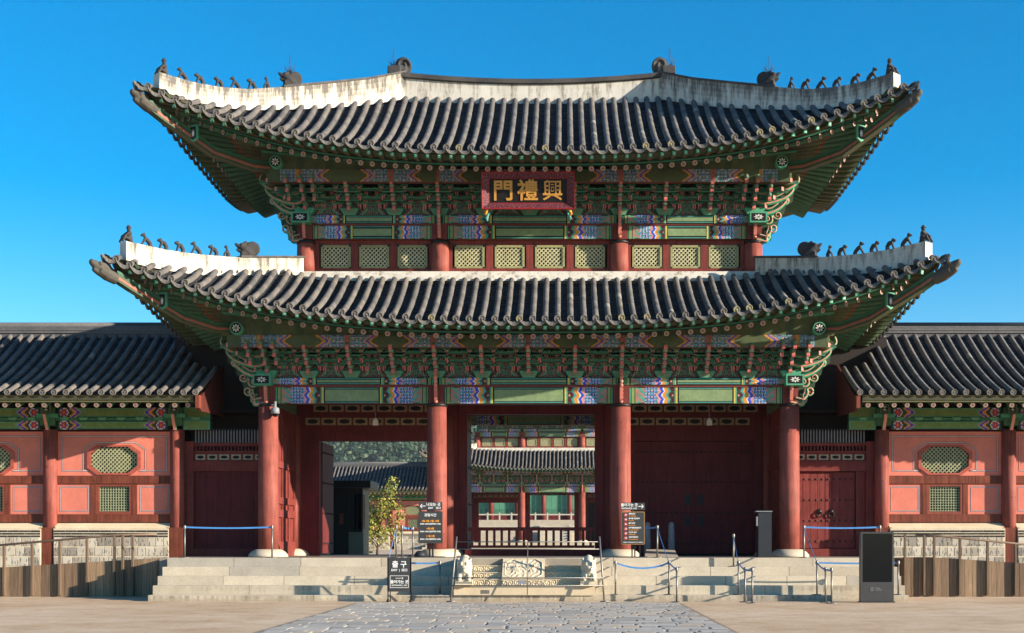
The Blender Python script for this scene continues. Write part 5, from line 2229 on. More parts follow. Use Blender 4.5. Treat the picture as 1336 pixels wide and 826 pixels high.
for k in range(4):
    yf = -4.0 - .28 * k
    for x0, x1 in ((PX(617, yf), PX(655, yf)), (PX(711, yf), PX(758, yf))):
        mb = MB((202, 188, 162))
        L = x1 - x0
        zb_, zt_ = zbot[k], ztop[k]
        mb.grid(lambda a, b: (x0 + a * L, yf - vine(a * L, b), zb_ + (zt_ - .02 - zb_) * b), int(L / .012), 14)
        mb.box(x0, x1, yf + .004, yf + .75, zb_ - .25, zt_ - .02)
        mb.box(x0, x1, yf - .03, yf + .3, zt_ - .018, zt_)
        mb.build('carved_riser', M['stone'], rs)
mb = MB((206, 190, 162))
xs0, xs1 = PX(655.5, -4.6), PX(710.5, -4.6)
zs0_, zs1_, ys0, ys1 = PZ(755, -4.86), PZ(728.5, -4.1), -4.90, -4.10
def slab_relief(a, b):
    x, z = (a - .5) * 1.28, (b - .5) * .66
    w_, h_ = .52, .27
    ox = max(abs(x) - w_, abs(z) - h_, (abs(x) / w_ + abs(z) / h_ - 1.62) * .2)
    if ox > .05:
        return .03
    if ox > 0:
        return .0 if ox < .022 else .045
    # two swirling birds facing one another: curved bodies and feathered rims
    hgt = 0.0
    for s in (-1, 1):
        cx_, cz_ = s * .24, .02 * s
        dx, dz = x - cx_, (z - cz_) * 1.15
        r = math.hypot(dx, dz)
        an = math.atan2(dz, dx * s)
        lobe = .17 + .035 * math.sin(an * 7 + r * 14)
        if r < lobe:
            hgt = max(hgt, .05 * (1 - (r / lobe) ** 3) + .014 * math.sin(an * 9 - r * 60))
    hgt = max(hgt, .03 * math.sin(x * 21 + math.sin(z * 17) * 2) * math.sin(z * 24 + math.sin(x * 11) * 2))
    return hgt
mb.grid(lambda a, b: (xs0 + (xs1 - xs0) * a, ys0 + (ys1 - ys0) * b - slab_relief(a, b), zs0_ + (zs1_ - zs0_) * b), 90, 46, None, 0, True)
mb.box(xs0, xs1, ys0 + .0, ys1 + .4, zs0_ - .22, zs0_ - .002)
for x in (xs0, xs1):
    mb.face([(x, ys0 - .03, zs0_), (x, ys1 - .03, zs1_), (x, ys1 + .3, zs1_), (x, ys1 + .3, zs0_)])
mb.build('relief_slab', M['stone'], rs)
mb = MB((202, 188, 162))
x0, x1 = PX(655, -4.9), PX(711, -4.9)
mb.grid(lambda a, b: (x0 + a * (x1 - x0), -4.91 - vine(a * (x1 - x0), b), zbot[3] + (ztop[3] - .03 - zbot[3]) * b), 100, 14)
mb.build('carved_riser', M['stone'], rs)
# the fill under the stair
mb = MB((150, 140, 124))
mb.box(xl_ + .03, xr_ - .03, -4.1, -2.8, .2, ZP - .01)
mb.build('core', M['stone'], rs)

def guardian_mesh():
    mb = MB((192, 182, 162))
    # sloping body from the raised back at the platform down to the seated beast in front (-y)
    mb.ball((0, .05, .50), (.24, .42, .50))
    mb.ball((0, -.12, .36), (.235, .30, .38))
    mb.ball((0, -.20, .60), (.215, .24, .27))
    mb.tube([(0, .5, .25), (0, .2, .55), (0, -.02, .78)], [.2, .22, .17], 12)
    for s in (-1, 1):
        mb.tube([(s * .13, -.28, .36), (s * .15, -.38, .16), (s * .15, -.42, .03)], [.085, .075, .085], 10)
        mb.ball((s * .15, -.46, .04), (.075, .09, .05))
        mb.ball((s * .085, -.42, .62), (.045, .04, .045))
        mb.tube([(s * .16, -.24, .74), (s * .2, -.18, .82), (s * .17, -.1, .86)], [.05, .045, .03], 8)
        mb.tube([(s * .15, -.36, .70), (s * .06, -.43, .69)], [.035, .03], 6)
        for k in range(4):
            mb.ball((s * (.18 + .01 * k), -.22 + .03 * k, .44 - .09 * k), .05)
    mb.ball((0, -.44, .52), (.10, .07, .07))
    mb.tube([(-.12, -.40, .43), (0, -.46, .41), (.12, -.40, .43)], [.03, .035, .03], 6)
    mb.ball((0, -.41, .36), (.09, .05, .045))
    for k in range(5):
        mb.ball(((k - 2) * .05, -.39, .30), .032)
    return remeshed(mb, "guardian_body", .016, M['stone'], 2)
GUARD = guardian_mesh()
for px, lab in ((606.5, 'carved stone beast guarding the left side of the central stair'), (768, 'carved stone beast guarding the right side of the central stair')):
    Y = -4.7
    t = thing('stone_guardian', lab, 'statue', (PX(px, Y), Y, PZ(764, Y - .4)), 'stone beasts beside the central stair', local=True)
    link('body', GUARD, t, (0, 0, .13), None, (.92, .95, .76))
    mb = MB((206, 192, 166))
    mb.box(-.25, .25, -.46, .6, 0, .17)
    link('block', mb.mesh('block', M['stone']), t)

# ------------------------------------------------------------------ wooden ramps at both ends of the steps
def plank_ramp(sx, label):
    t = thing('wooden_ramp', label, 'ramp', (sx * 14, -2.8, 0))
    Y = -1.7
    X = lambda x: sx * x
    if sx < 0:
        xin = -PX(216, Y)
        top = lambda x: PZ(727.5, Y) - (x - xin) * .060 if x > xin else PZ(727.5, Y)
        rail = lambda x: PZ(697, Y) - max(0, x - 12.6) * .088
        posts = [-PX(p, Y) for p in (174, 161, 150, 114.5, 79, 43, 6.4)] + [18.9, 19.8]
    else:
        xin = PX(1178, Y)
        top = lambda x: PZ(727, Y) - max(0, (x - xin - .9)) * .066
        rail = lambda x: PZ(697, Y) - max(0, x - 12.35) * .10
        posts = [PX(p, Y) for p in (1191.5, 1205, 1218, 1251.6, 1287.5, 1324)] + [15.9 + .7, 17.4, 18.3]
    x_end = 21.0
    mb = MB()
    x = xin
    i = 0
    while x < x_end:
        w = .235 + .02 * h2(i, 3)
        z0, z1 = top(x), top(x + w)
        base = mixc(lin((98, 78, 60)), lin((150, 124, 96)), h2(i, 8, sx))
        a, b = X(x + .004), X(x + w - .004)
        yv = Y - .006 * h2(i, 1)
        mb.face([(a, yv, .0), (b, yv, .0), (b, yv, z1), (a, yv, z0)], base)
        mb.face([(a, yv, z0), (b, yv, z1), (b, yv + .05, z1), (a, yv + .05, z0)], base)
        mb.face([(a, yv, 0), (a, yv, z0), (a, yv + .05, z0), (a, yv + .05, 0)], mixc(base, (.02, .02, .02), .3))
        mb.face([(b, yv, 0), (b, yv, z1), (b, yv + .05, z1), (b, yv + .05, 0)], mixc(base, (.02, .02, .02), .3))
        x += w
        i += 1
    mb.build('plank_side', M['plank'], t)
    mb = MB()
    for k in range(20):
        xa_, xb_ = xin + (x_end - xin) * k / 20, xin + (x_end - xin) * (k + 1) / 20
        mb.face([(X(xa_), Y + .05, top(xa_) - .02), (X(xb_), Y + .05, top(xb_) - .02), (X(xb_), Y + 1.9, top(xb_) - .02), (X(xa_), Y + 1.9, top(xa_) - .02)], lin((124, 104, 82)))
    mb.build('deck', M['plank'], t)
    mb = MB()
    mb.box(min(X(xin), X(xin + .04)), max(X(xin), X(xin + .04)), Y + .06, Y + 1.9, 0, top(xin) - .03, lin((112, 92, 72)))
    mb.build('end_plank', M['plank'], t)
    for p in posts:
        if sx > 0 and p < 12.2 or p < xin:
            p = xin + .05
        mb = MB()
        z1 = rail(p)
        mb.box(X(p) - .032, X(p) + .032, Y - .11, Y - .012, .05, z1 - .02, lin((104, 86, 68)))
        mb.build('post', M['plank'], t)
    mb = MB()
    r0 = 12.35 if sx > 0 else 11.6
    pts = [(X(r0), Y - .055, rail(r0)), (X(13.0), Y - .055, rail(13.0)), (X(x_end), Y - .055, rail(x_end))]
    if sx > 0:
        pts[0] = (X(12.15), Y - .055, rail(12.3))
    mb.tube(pts, .035, 8)
    mb.build('handrail', M['rail'], t)
    if sx > 0:
        mb = MB()
        for q in (.45, .85):
            mb.box(min(X(xin), X(xin + .3)), max(X(xin), X(xin + .3)), Y - .02, Y - .008, 0, .01)
        mb.build('kick_plate', M['plank'], t)
    return t
plank_ramp(-1, 'weathered wooden plank ramp with handrail rising from the left to the steps')
plank_ramp(1, 'weathered wooden plank ramp with handrail rising from the right to the steps')

# ------------------------------------------------------------------ railing and barriers
YR = 4.0
t = thing('wooden_railing', 'low red wooden railing across the open central doorway', 'railing', (0, YR, ZP))
x0, x1 = PX(611, YR) + .02, PX(776, YR) - .02
mb = MB()
mb.box(x0, x1, YR - .30, YR - .20, PZ(692.5, YR), PZ(688, YR))
mb.box(x0, x1, YR - .29, YR - .21, PZ(715, YR), PZ(711.5, YR))
mb.build('rail', M['redwood'], t)
n = 17
for i in range(n):
    x = x0 + (x1 - x0) * (i + .5) / n
    w = .045
    mb = MB()
    mb.box(x - w, x + w, YR - .28, YR - .22, PZ(711.5, YR), PZ(692.5, YR))
    mb.build('baluster', M['redwood'], t)
mb = MB()
mb.box(x0 - .1, x1 + .1, YR - .45, YR - .05, ZP - .01, PZ(716.5, YR))
mb.build('threshold', M['shaded_red'], t)

t = thing('metal_barrier', 'thin grey metal barrier closing off the central carved stair', 'barrier', (0, -5.45, 0))
Y = -5.45
for p0, p1 in ((594.5, 588.0), (782.5, 788.5)):
    mb = MB()
    mb.tube([(PX(p1, Y), Y, .0), (PX(p0, Y), Y + .35, PZ(700, Y))], .028, 8)
    mb.tube([(PX(p1, Y) - .12, Y, .02), (PX(p1, Y) + .12, Y, .02)], .02, 6)
    mb.build('post', M['steel'], t)
mb = MB()
for a, z, yy in ((707, 707, .33), (716.5, 716.5, .28), (754, 754, .09), (764, 764, .04)):
    k = (a - 700) / 80
    mb.tube([(PX(594.5 - 6.5 * k, Y), Y + yy, PZ(z, Y + yy)), (PX(782.5 + 6 * k, Y), Y + yy, PZ(z, Y + yy))], .016, 6)
mb.tube([(PX(688, Y), Y + .33, PZ(707, Y + .33)), (PX(688, Y), Y + .02, PZ(776, Y + .02))], .014, 6)
mb.build('rail', M['steel'], t)
mb = MB()
mb.box(PX(675.5, Y), PX(686.5, Y), Y + .05, Y + .058, PZ(762, Y + .05), PZ(757, Y + .05))
mb.build('notice_plate', M['pale'], t)

# ------------------------------------------------------------------ belt posts
def z_at(y):
    """height of the walking surface at depth y in front of the gate"""
    if y > -2.97:
        return ZP
    k = int((-2.97 - y) / .495) + 1
    return max(0.0, ZP - .265 * k) if k < 5 else 0.0
mb = MB()
mb.lathe([(.17, 0), (.165, .018), (.05, .03)], 0, 0, 20)
S_BASE = mb.mesh('foot', M['steel'])
mb = MB()
mb.lathe([(.026, .02), (.026, .90)], 0, 0, 12)
S_POST = mb.mesh('post', M['steel'])
mb = MB()
mb.lathe([(.036, .88), (.04, .89), (.04, .985), (.03, 1.0)], 0, 0, 12)
mb.box(-.05, .05, -.012, .012, .91, .97)
S_HEAD = mb.mesh('belt_head', M['steel'])
def stanchion(px, Y, label, z=None, h=1.0):
    zz = z_at(Y) if z is None else z
    loc = (PX(px, Y), Y, zz)
    t = thing('belt_post', label, 'belt post', loc, 'slim steel belt posts on the steps', local=True)
    link('foot', S_BASE, t)
    link('post', S_POST, t, None, None, (1, 1, h))
    link('belt_head', S_HEAD, t, None, None, (1, 1, h))
    return Vector(loc) + Vector((0, 0, .94 * h))
def belt(a, b, label, sag=.03, w=.05):
    mb = MB()
    n = 14
    for i in range(n):
        q = []
        for t_ in (i / n, (i + 1) / n):
            p = a + (b - a) * t_
            p.z -= sag * 4 * t_ * (1 - t_)
            q.append(p)
        d = (q[1] - q[0]).normalized()
        nrm = d.cross(Vector((0, 0, 1))).normalized() * .003
        up = Vector((0, 0, w / 2))
        for s in (1, -1):
            mb.face([tuple(q[0] + nrm * s - up), tuple(q[1] + nrm * s - up), tuple(q[1] + nrm * s + up), tuple(q[0] + nrm * s + up)])
        mb.face([tuple(q[0] + nrm + up), tuple(q[1] + nrm + up), tuple(q[1] - nrm + up), tuple(q[0] - nrm + up)])
        mb.face([tuple(q[0] + nrm - up), tuple(q[1] + nrm - up), tuple(q[1] - nrm - up), tuple(q[0] - nrm - up)])
    o = mb.build('blue_belt', M['tape'])
    return tag(o, label, 'belt', 'blue belts between the steel posts')
yP = -2.65
A1 = stanchion(241, yP, 'steel belt post in front of the plank door, leftmost on the platform')
A2 = stanchion(355, yP, 'steel belt post in front of the left outermost gate column')
belt(A1, A2, 'long pale blue belt stretched across the plain plank door')
B1 = stanchion(517, yP - .0, 'steel belt post on the platform behind the exit sign, left one of a pair')
B2 = stanchion(524.5, yP + .25, 'steel belt post on the platform behind the exit sign, right one of a pair')
B3 = stanchion(538.5, 1.2, 'steel belt post in the left bay just left of the opening hours board')
belt(B2, B3, 'short blue belt running to the opening hours board', .02)
B4 = stanchion(574, -4.72, 'steel belt post on the lowest step right of the exit sign')
B5 = Vector((PX(530, -4.72), -4.72, B4.z))
belt(B5, B4, 'blue belt from behind the exit sign to the next post', .02)
belt(B1, Vector((PX(508, -2.9), -2.9, ZP + .05)), 'pale belt slanting down behind the exit sign', .02)
C1 = stanchion(803, -4.72, 'steel belt post on the lowest step right of the carved stair')
C2 = stanchion(873, -4.72, 'steel belt post on the lowest step below the prohibitions board')
C3 = stanchion(883, -5.6, 'steel belt post on the ground below the prohibitions board', 0.0)
C4 = stanchion(857.5, yP, 'steel belt post on the platform right of the prohibitions board')
C5 = Vector((PX(841, -1.4), -1.4, C4.z))
belt(C1, C2, 'sagging blue belt across the steps right of the carved stair', .16)
belt(C2, C3, 'short blue belt dropping from step to ground below the prohibitions board', .02)
belt(C4, C2, 'blue belt slanting down from the platform right of the prohibitions board', .04)
belt(C5, C4, 'short blue belt passing behind the prohibitions board', .02)
D1 = stanchion(957, -3.2, 'steel belt post on the top step before the closed studded doors')
D2 = stanchion(963.5, -4.72, 'steel belt post on the lowest step before the closed doors')
D3 = stanchion(972, -5.55, 'steel belt post on the ground before the closed doors, left one of a pair', 0.0)
D4 = stanchion(981.5, -6.2, 'steel belt post on the ground before the closed doors, right one of a pair', 0.0)
belt(D1, D2, 'blue belt slanting down the steps before the closed doors', .05)
belt(D2, D3, 'short blue belt joining the posts before the closed doors', .04)
belt(D3, D4, 'very short blue belt between the pair on the ground before the closed doors', .03)
E1 = stanchion(1049, yP, 'steel belt post beside the right outermost gate column')
E2 = stanchion(1066, -4.72, 'steel belt post on the lowest step left of the black kiosk')
E3 = stanchion(1077, -5.7, 'steel belt post on the ground left of the black kiosk, left one of a pair', 0.0)
E4 = stanchion(1085, -6.3, 'steel belt post on the ground left of the black kiosk, right one of a pair', 0.0)
E5 = stanchion(1148, yP, 'steel belt post on the platform just behind the black kiosk')
E6 = stanchion(1172, -4.72, 'steel belt post on the lowest step right of the black kiosk')
belt(E1, E5, 'long pale blue belt stretched before the red studded double door')
belt(E1, E2, 'blue belt slanting down the steps beside the right outermost column', .04)
belt(E2, E3, 'short blue belt joining posts left of the black kiosk', .04)
belt(E3, E4, 'very short blue belt between the pair left of the black kiosk', .02)
belt(E2, E6, 'level blue belt passing behind the black kiosk', .02)

# ------------------------------------------------------------------ signs
def rounded(w, h, r, n=4):
    o = []
    for cx_, cz_, a0 in ((w / 2 - r, -h / 2 + r, -90), (w / 2 - r, h / 2 - r, 0), (-w / 2 + r, h / 2 - r, 90), (-w / 2 + r, -h / 2 + r, 180)):
        for i in range(n + 1):
            a = R(a0 + 90 * i / n)
            o.append((cx_ + r * math.cos(a), cz_ + r * math.sin(a)))
    return o
def arrow(mb, x, z, L, sgn, y, w=.018, head=.05):
    mb.bar((x - sgn * L / 2, y, z), (x + sgn * (L / 2 - w), y, z), w, .004, up=(0, 1, 0))
    for s in (-1, 1):
        mb.bar((x + sgn * L / 2, y, z), (x + sgn * (L / 2 - head), y, z + s * head), w, .004, up=(0, 1, 0))

def post_sign(px, Y, label, rim):
    loc = (PX(px, Y), Y, z_at(Y))
    return thing('notice_board', label, 'notice board', loc, local=True), loc
# opening hours board, left of the middle
Yb = -1.0
t, loc = post_sign(561.5, Yb, 'dark notice board of opening hours with an arrow plate before the left middle column', 0)
Z = lambda p: PZ(p, Yb) - loc[2]
Xl = lambda p: PX(p, Yb) - loc[0]
w, h = Xl(577.5) - Xl(546), Z(667) - Z(709)
zc_ = (Z(667) + Z(709)) / 2
mb = MB()
mb.prism(rounded(w, h, .05), Matrix.Translation((0, 0, zc_)), .05)
mb.build('board', M['board'], t)
for dx in (-.03, .07):
    mb = MB()
    mb.box(dx - .025, dx + .025, .055, .1, .02, Z(668))
    mb.build('post', M['black'], t)
mb = MB()
mb.box(-.42, .46, -.16, .3, 0, .022)
mb.lathe([(.20, .02), (.17, .12), (.10, .19), (.02, .21)], -.34, .1, 14)
mb.build('foot', M['shaded_grey'], t)
w2, h2_ = Xl(577.5) - Xl(547), Z(655) - Z(665.5)
zc2 = (Z(655) + Z(665.5)) / 2
mb = MB()
mb.prism(rounded(w2, h2_, .02), Matrix.Translation((0, 0, zc2)), .04)
mb.box(-.02, .02, .01, .03, Z(667.5), Z(665))
plate = mb.build('arrow_plate', M['board'], t)
mb = MB()
arrow(mb, -w2 * .32, zc2, .17, -1, -.004, .022, .06)
mb.build('arrow', M['white'], plate)
text('writing', '나오는 곳', .115, w2 * .13, -.004, zc2 + .045, M['white'], plate, .003)
text('writing', 'EXIT', .075, w2 * .01, -.004, zc2 - .065, M['white'], plate, .002)
text('writing', '出口', .08, w2 * .34, -.004, zc2 - .065, M['white'], plate, .002)
bd = [c for c in t.children if c.name.startswith('board')]
bd = bpy.data.objects[[o.name for o in bpy.data.objects if o.parent == t and o.name.startswith('board')][0]]
text('writing', '관람시간', .105, 0, -.004, Z(672.3), M['white'], bd, .002)
for py, s, m, sz in ((680, '3월-5월, 9월-10월', 'orange', .076), (683.7, '09:00~18:00 (입장마감 17:00)', 'white', .054), (689.8, '6월-8월', 'orange', .076), (693.6, '09:00~18:30 (입장마감 17:30)', 'white', .054), (699.7, '11월-2월', 'orange', .076), (703.6, '09:00~17:00 (입장마감 16:00)', 'white', .054)):
    text('writing', s, sz, 0, -.004, Z(py), M[m], bd, .0022)
# prohibitions board, right of the middle
t, loc = post_sign(826, Yb, 'dark notice board of red prohibition symbols with an arrow plate before the right middle column', 1)
w, h = Xl(841.5) - Xl(811), Z(667.5) - Z(710.5)
Xl = lambda p: PX(p, Yb) - loc[0]
zc_ = (Z(667.5) + Z(710.5)) / 2
mb = MB()
mb.prism(rounded(w, h, .04), Matrix.Translation((0, .004, zc_)), .05)
rim = mb.build('rim', solid_mat("ochre_rim", (150, 112, 66), 0.6), t)
mb = MB()
mb.prism(rounded(w - .05, h - .05, .03), Matrix.Translation((0, -.002, zc_)), .02)
bd = mb.build('board', M['board'], t)
for dx in (-.03, .06, .22):
    mb = MB()
    mb.box(dx - .022, dx + .022, .06, .1, .02, Z(690))
    mb.build('post', M['black'], t)
mb = MB()
mb.box(-.45, .45, -.14, .3, 0, .02)
mb.build('foot', M['black'], t)
w2, h2_ = Xl(842) - Xl(811), Z(656) - Z(665.5)
zc2 = (Z(656) + Z(665.5)) / 2
mb = MB()
mb.prism(rounded(w2, h2_, .02), Matrix.Translation((0, 0, zc2)), .04)
mb.box(-.02, .02, .01, .03, Z(668), Z(665))
plate = mb.build('arrow_plate', M['board'], t)
mb = MB()
arrow(mb, w2 * .33, zc2, .16, 1, -.004, .022, .06)
mb.build('arrow', M['white'], plate)
text('writing', '들어가는 곳', .11, -w2 * .16, -.004, zc2 + .04, M['white'], plate, .003)
text('writing', 'ENTRANCE 入口', .066, -w2 * .16, -.004, zc2 - .065, M['white'], plate, .002)
rows = [('담배 금지', 'No smoking'), ('음식물 반입금지', 'No food'), ('음주 금지', 'No alcohol'), ('반려동물 출입금지', 'No pets allowed'), ('자전거 금지', 'No bicycles'), ('드론 촬영금지', 'No drones here')]
for i, (a, b) in enumerate(rows):
    z_ = Z(671.8 + 6.05 * i)
    mb = MB()
    disc(mb, -w * .31, -.006, z_, .062, None, 20)
    ic = mb.build('symbol', M['redprint'], bd)
    mb = MB()
    mb.bar((-w * .31 - .035, -.009, z_ + .01 * (i % 3 - 1)), (-w * .31 + .035, -.009, z_ + .012 * ((i + 1) % 3 - 1)), .02, .003, up=(0, 1, 0))
    mb.bar((-w * .31, -.009, z_ - .03), (-w * .31 + .012 * (i % 2), -.009, z_ + .034), .018, .003, up=(0, 1, 0))
    mb.build('mark', M['white'], ic)
    text('writing', a, .052, -w * .19, -.006, z_ + .03, M['white'], bd, .0022, align='LEFT')
    text('writing', b, .046, -w * .19, -.006, z_ - .036, M['orange'], bd, .0014, align='LEFT')
text('writing', '관람질서 유지에 협조하여 주시기 바랍니다', .036, 0, -.006, Z(707.7), M['white'], bd, .001)
# folding exit sign on the ground
Y = -5.5
loc = (PX(521, Y), Y, 0)
t = thing('exit_sign', 'small dark folding exit sign standing on the ground before the steps', 'sign', loc, local=True)
Z = lambda p: PZ(p, Y)
w, h = PX(537, Y) - PX(505.5, Y), Z(727.5) - Z(772)
zc_ = (Z(727.5) + Z(772)) / 2
mb = MB()
mb.box(-w / 2, w / 2, 0, .03, Z(772), Z(727.5))
bd = mb.build('board', M['board'], t)
mb = MB()
for s in (-1, 1):
    mb.bar((s * (w / 2 - .02), .015, 0), (s * (w / 2 - .02), .015, Z(728)), .03, .03, up=(0, 1, 0))
    mb.bar((s * (w / 2 - .04), .42, 0), (s * (w / 2 - .04), .04, Z(729)), .025, .025)
    mb.ball((s * (w / 2 - .02), .02, .035), (.05, .06, .05))
mb.build('frame', M['black'], t)
text('writing', '출 구', .20, 0, -.004, Z(736.8), M['white'], bd, .005)
text('writing', 'EXIT  |  出口', .085, 0, -.004, Z(744), M['white'], bd, .002)
zb_ = Z(759)
mb = MB()
bw, bh = .26, .17
for p, q in (((-bw, -bh), (bw, -bh)), ((-bw, bh), (bw, bh)), ((-bw, -bh), (-bw, bh)), ((bw, -bh), (bw, bh))):
    mb.bar((p[0], -.004, zb_ + p[1]), (q[0], -.004, zb_ + q[1]), .012, .004, up=(0, 1, 0))
arrow(mb, 0, zb_ + .10, .22, 1, -.005, .012, .03)
mb.build('arrow_frame', M['white'], bd)
text('writing', '들어가는 곳', .105, 0, -.004, zb_ - .01, M['white'], bd, .003)
text('writing', 'ENTRANCE | 入口', .055, 0, -.004, zb_ - .105, M['white'], bd, .0012)

# ------------------------------------------------------------------ information kiosk
Y = -5.75
loc = (PX(1144.5, Y), Y, 0)
t = thing('information_kiosk', 'tall charcoal information kiosk with a dark screen beside the right ramp', 'kiosk', loc, local=True)
W = PX(1166, Y) - PX(1123, Y)
H = PZ(694, Y)
mb = MB()
mb.box(-W / 2, W / 2, 0, .22, .03, H)
mb.box(-W / 2, -W / 2 + .05, -.012, 0, .03, H)
mb.box(W / 2 - .05, W / 2, -.012, 0, .03, H)
mb.box(-W / 2 + .05, W / 2 - .05, -.012, 0, H - .05, H)
mb.box(-W / 2 + .05, W / 2 - .05, -.012, 0, .03, H * .29)
body = mb.build('body', M['board'], t)
mb = MB()
mb.box(-W / 2 - .03, W / 2 + .03, -.05, .27, 0, .03)
mb.build('foot', M['black'], t)
mb = MB()
mb.box(-W / 2 + .05, W / 2 - .05, -.006, -.001, H * .29, H - .05)
mb.build('screen', M['glass'], t)
mb = MB()
mb.tube([(-.155 + .045 * math.cos(a), -.016, .38 + .045 * math.sin(a)) for a in [R(20 + 18 * k) for k in range(17)]], .010, 6)
mb.tube([(-.155 + .022 * math.cos(a), -.016, .37 + .022 * math.sin(a)) for a in [R(-60 + 20 * k) for k in range(12)]], .007, 6)
mb.build('emblem', M['pale'], body)
text('writing', '국가유산', .045, -.085, -.015, .40, M['pale'], body, .001, align='LEFT')
text('writing', 'K-HERITAGE', .038, -.085, -.015, .355, M['pale'], body, .001, align='LEFT')

# ------------------------------------------------------------------ small things on the platform
Y = -.9
loc = (PX(997, Y), Y, ZP)
t = thing('ticket_reader', 'slim grey metal stand with a pale top by the right outer column', 'stand', loc, local=True)
hh = PZ(668, Y) - ZP
mb = MB()
mb.box(-.20, .22, -.12, .3, .02, hh)
mb.box(-.24, .26, -.16, .34, 0, .02)
mb.build('body', M['shaded_grey'], t)
mb = MB()
mb.box(-.28, .24, -.16, .3, hh, hh + .03)
mb.box(-.27, -.22, -.14, -.06, hh - .45, hh - .15)
mb.build('top', M['pale'], t)
for px, lab in ((844.5, 'pale grey rounded bollard half hidden behind the prohibitions board'), (876, 'pale grey rounded bollard standing free before the closed doors')):
    Y = 2.2
    t = thing('bollard', lab, 'bollard', (PX(px, Y), Y, ZP), 'pale bollards before the closed doors', local=True)
    mb = MB()
    mb.lathe([(.13, .0), (.115, .5), (.10, 1.05), (.085, 1.14), (.03, 1.17)], 0, 0, 18)
    mb.build('shaft', M['pale'], t)
    mb = MB()
    mb.lathe([(.19, 0), (.18, .04), (.13, .06)], 0, 0, 18)
    mb.build('foot', M['shaded_grey'], t)
mb = MB((176, 164, 146))
Y = -.6
xa_, xb_, xc2_, xd2_ = PX(841, Y), PX(885, Y), PX(880, 1.2), PX(843, 1.2)
mb.face([(xa_, Y, ZP + .01), (xb_, Y, ZP + .01), (xc2_, Y + 1.8, ZP + .24), (xd2_, Y + 1.8, ZP + .24)])
mb.face([(xb_, Y, ZP), (xc2_, Y + 1.8, ZP), (xc2_, Y + 1.8, ZP + .24), (xb_, Y, ZP + .01)])
mb.face([(xa_, Y, ZP), (xd2_, Y + 1.8, ZP), (xd2_, Y + 1.8, ZP + .24), (xa_, Y, ZP + .01)])
mb.face([(xd2_, Y + 1.8, ZP), (xc2_, Y + 1.8, ZP), (xc2_, Y + 1.8, ZP + .24), (xd2_, Y + 1.8, ZP + .24)])
mb.face([(xa_, Y, ZP), (xb_, Y, ZP), (xb_, Y, ZP + .01), (xa_, Y, ZP + .01)])
tag(mb.build('threshold_ramp', M['stone']), 'small grey wedge ramp on the platform behind the prohibitions board', 'ramp')
# camera on the left outer column, two pale boxes under the lintels
Y = -.42
t = thing('security_camera', 'small grey dome camera fixed near the top of the left outer column', 'camera', (PX(359, Y), Y, PZ(536, Y)), local=True)
mb = MB()
mb.lathe([(.04, .30), (.05, .12), (.13, .08), (.14, -.08), (.11, -.1)], 0, 0, 16)
mb.tube([(0, 0, .28), (0, .18, .3)], .03, 8)
mb.build('housing', M['pale'], t)
mb = MB()
mb.ball((0, 0, -.1), (.10, .10, .10))
mb.build('dome', M['glass'], t)
for px, lab in ((490, 'small white box hanging under the lintel of the open left bay'), (925.5, 'small white box hanging above the closed studded doors')):
    Y = 3.3
    t = thing('hanging_box', lab, 'lamp', (PX(px, Y), Y, PZ(549, Y)), 'white boxes hanging inside the bays', local=True)
    mb = MB()
    mb.box(-.09, .09, -.09, .09, -.16, .02)
    mb.box(-.05, .05, -.05, .05, .02, .08)
    mb.build('case', M['white'], t)
    mb = MB()
    mb.tube([(0, 0, .08), (0, 0, 6.42 - PZ(549, Y))], .015, 6)
    mb.build('rod', M['pale'], t)

# ------------------------------------------------------------------ beyond the gate
Y = 12.0
t = thing('guard_booth', 'small black guard booth with a flat roof behind the open left bay', 'booth', (PX(445, Y), Y, 1.02))
xb0, xb1 = PX(404, Y), PX(473, Y)
zt_ = PZ(637, Y)
mb = MB()
mb.box(xb0, xb1, Y, Y + 1.8, 1.02, zt_)
mb.build('wall', M['black'], t)
mb = MB()
mb.box(xb0 - .15, PX(485, Y), Y - .35, Y + 2.1, zt_ + .003, zt_ + .3)
mb.build('flat_roof', M['black'], t)
mb = MB()
mb.box(xb1 - .33, xb1 + .02, Y - .02, Y + .6, PZ(690, Y), PZ(645, Y))
fr = mb.build('window', M['glass'], t)
mb = MB()
for a, b in ((PX(454.5, Y), PX(456, Y)), (PX(466, Y), PX(467, Y)), (PX(471.5, Y), PX(473.5, Y))):
    mb.box(a, b, Y - .05, Y - .02, PZ(692, Y), PZ(640, Y))
mb.box(PX(454.5, Y), PX(473.5, Y), Y - .06, Y - .021, PZ(693.5, Y), PZ(691.5, Y))
mb.build('window_frame', M['shaded_grey'], fr)
mb = MB((160, 148, 128))
mb.box(PX(455, Y), xb1 + .03, Y - .03, Y + .3, 1.02, PZ(694, Y))
mb.build('stone_base', M['stone'], t)
mb = MB()
mb.box(PX(443, Y), PX(448, Y), Y - .015, Y - .002, PZ(684, Y), PZ(670, Y))
mb.build('notice', solid_mat("faded_notice", (150, 70, 50), 0.6), t)

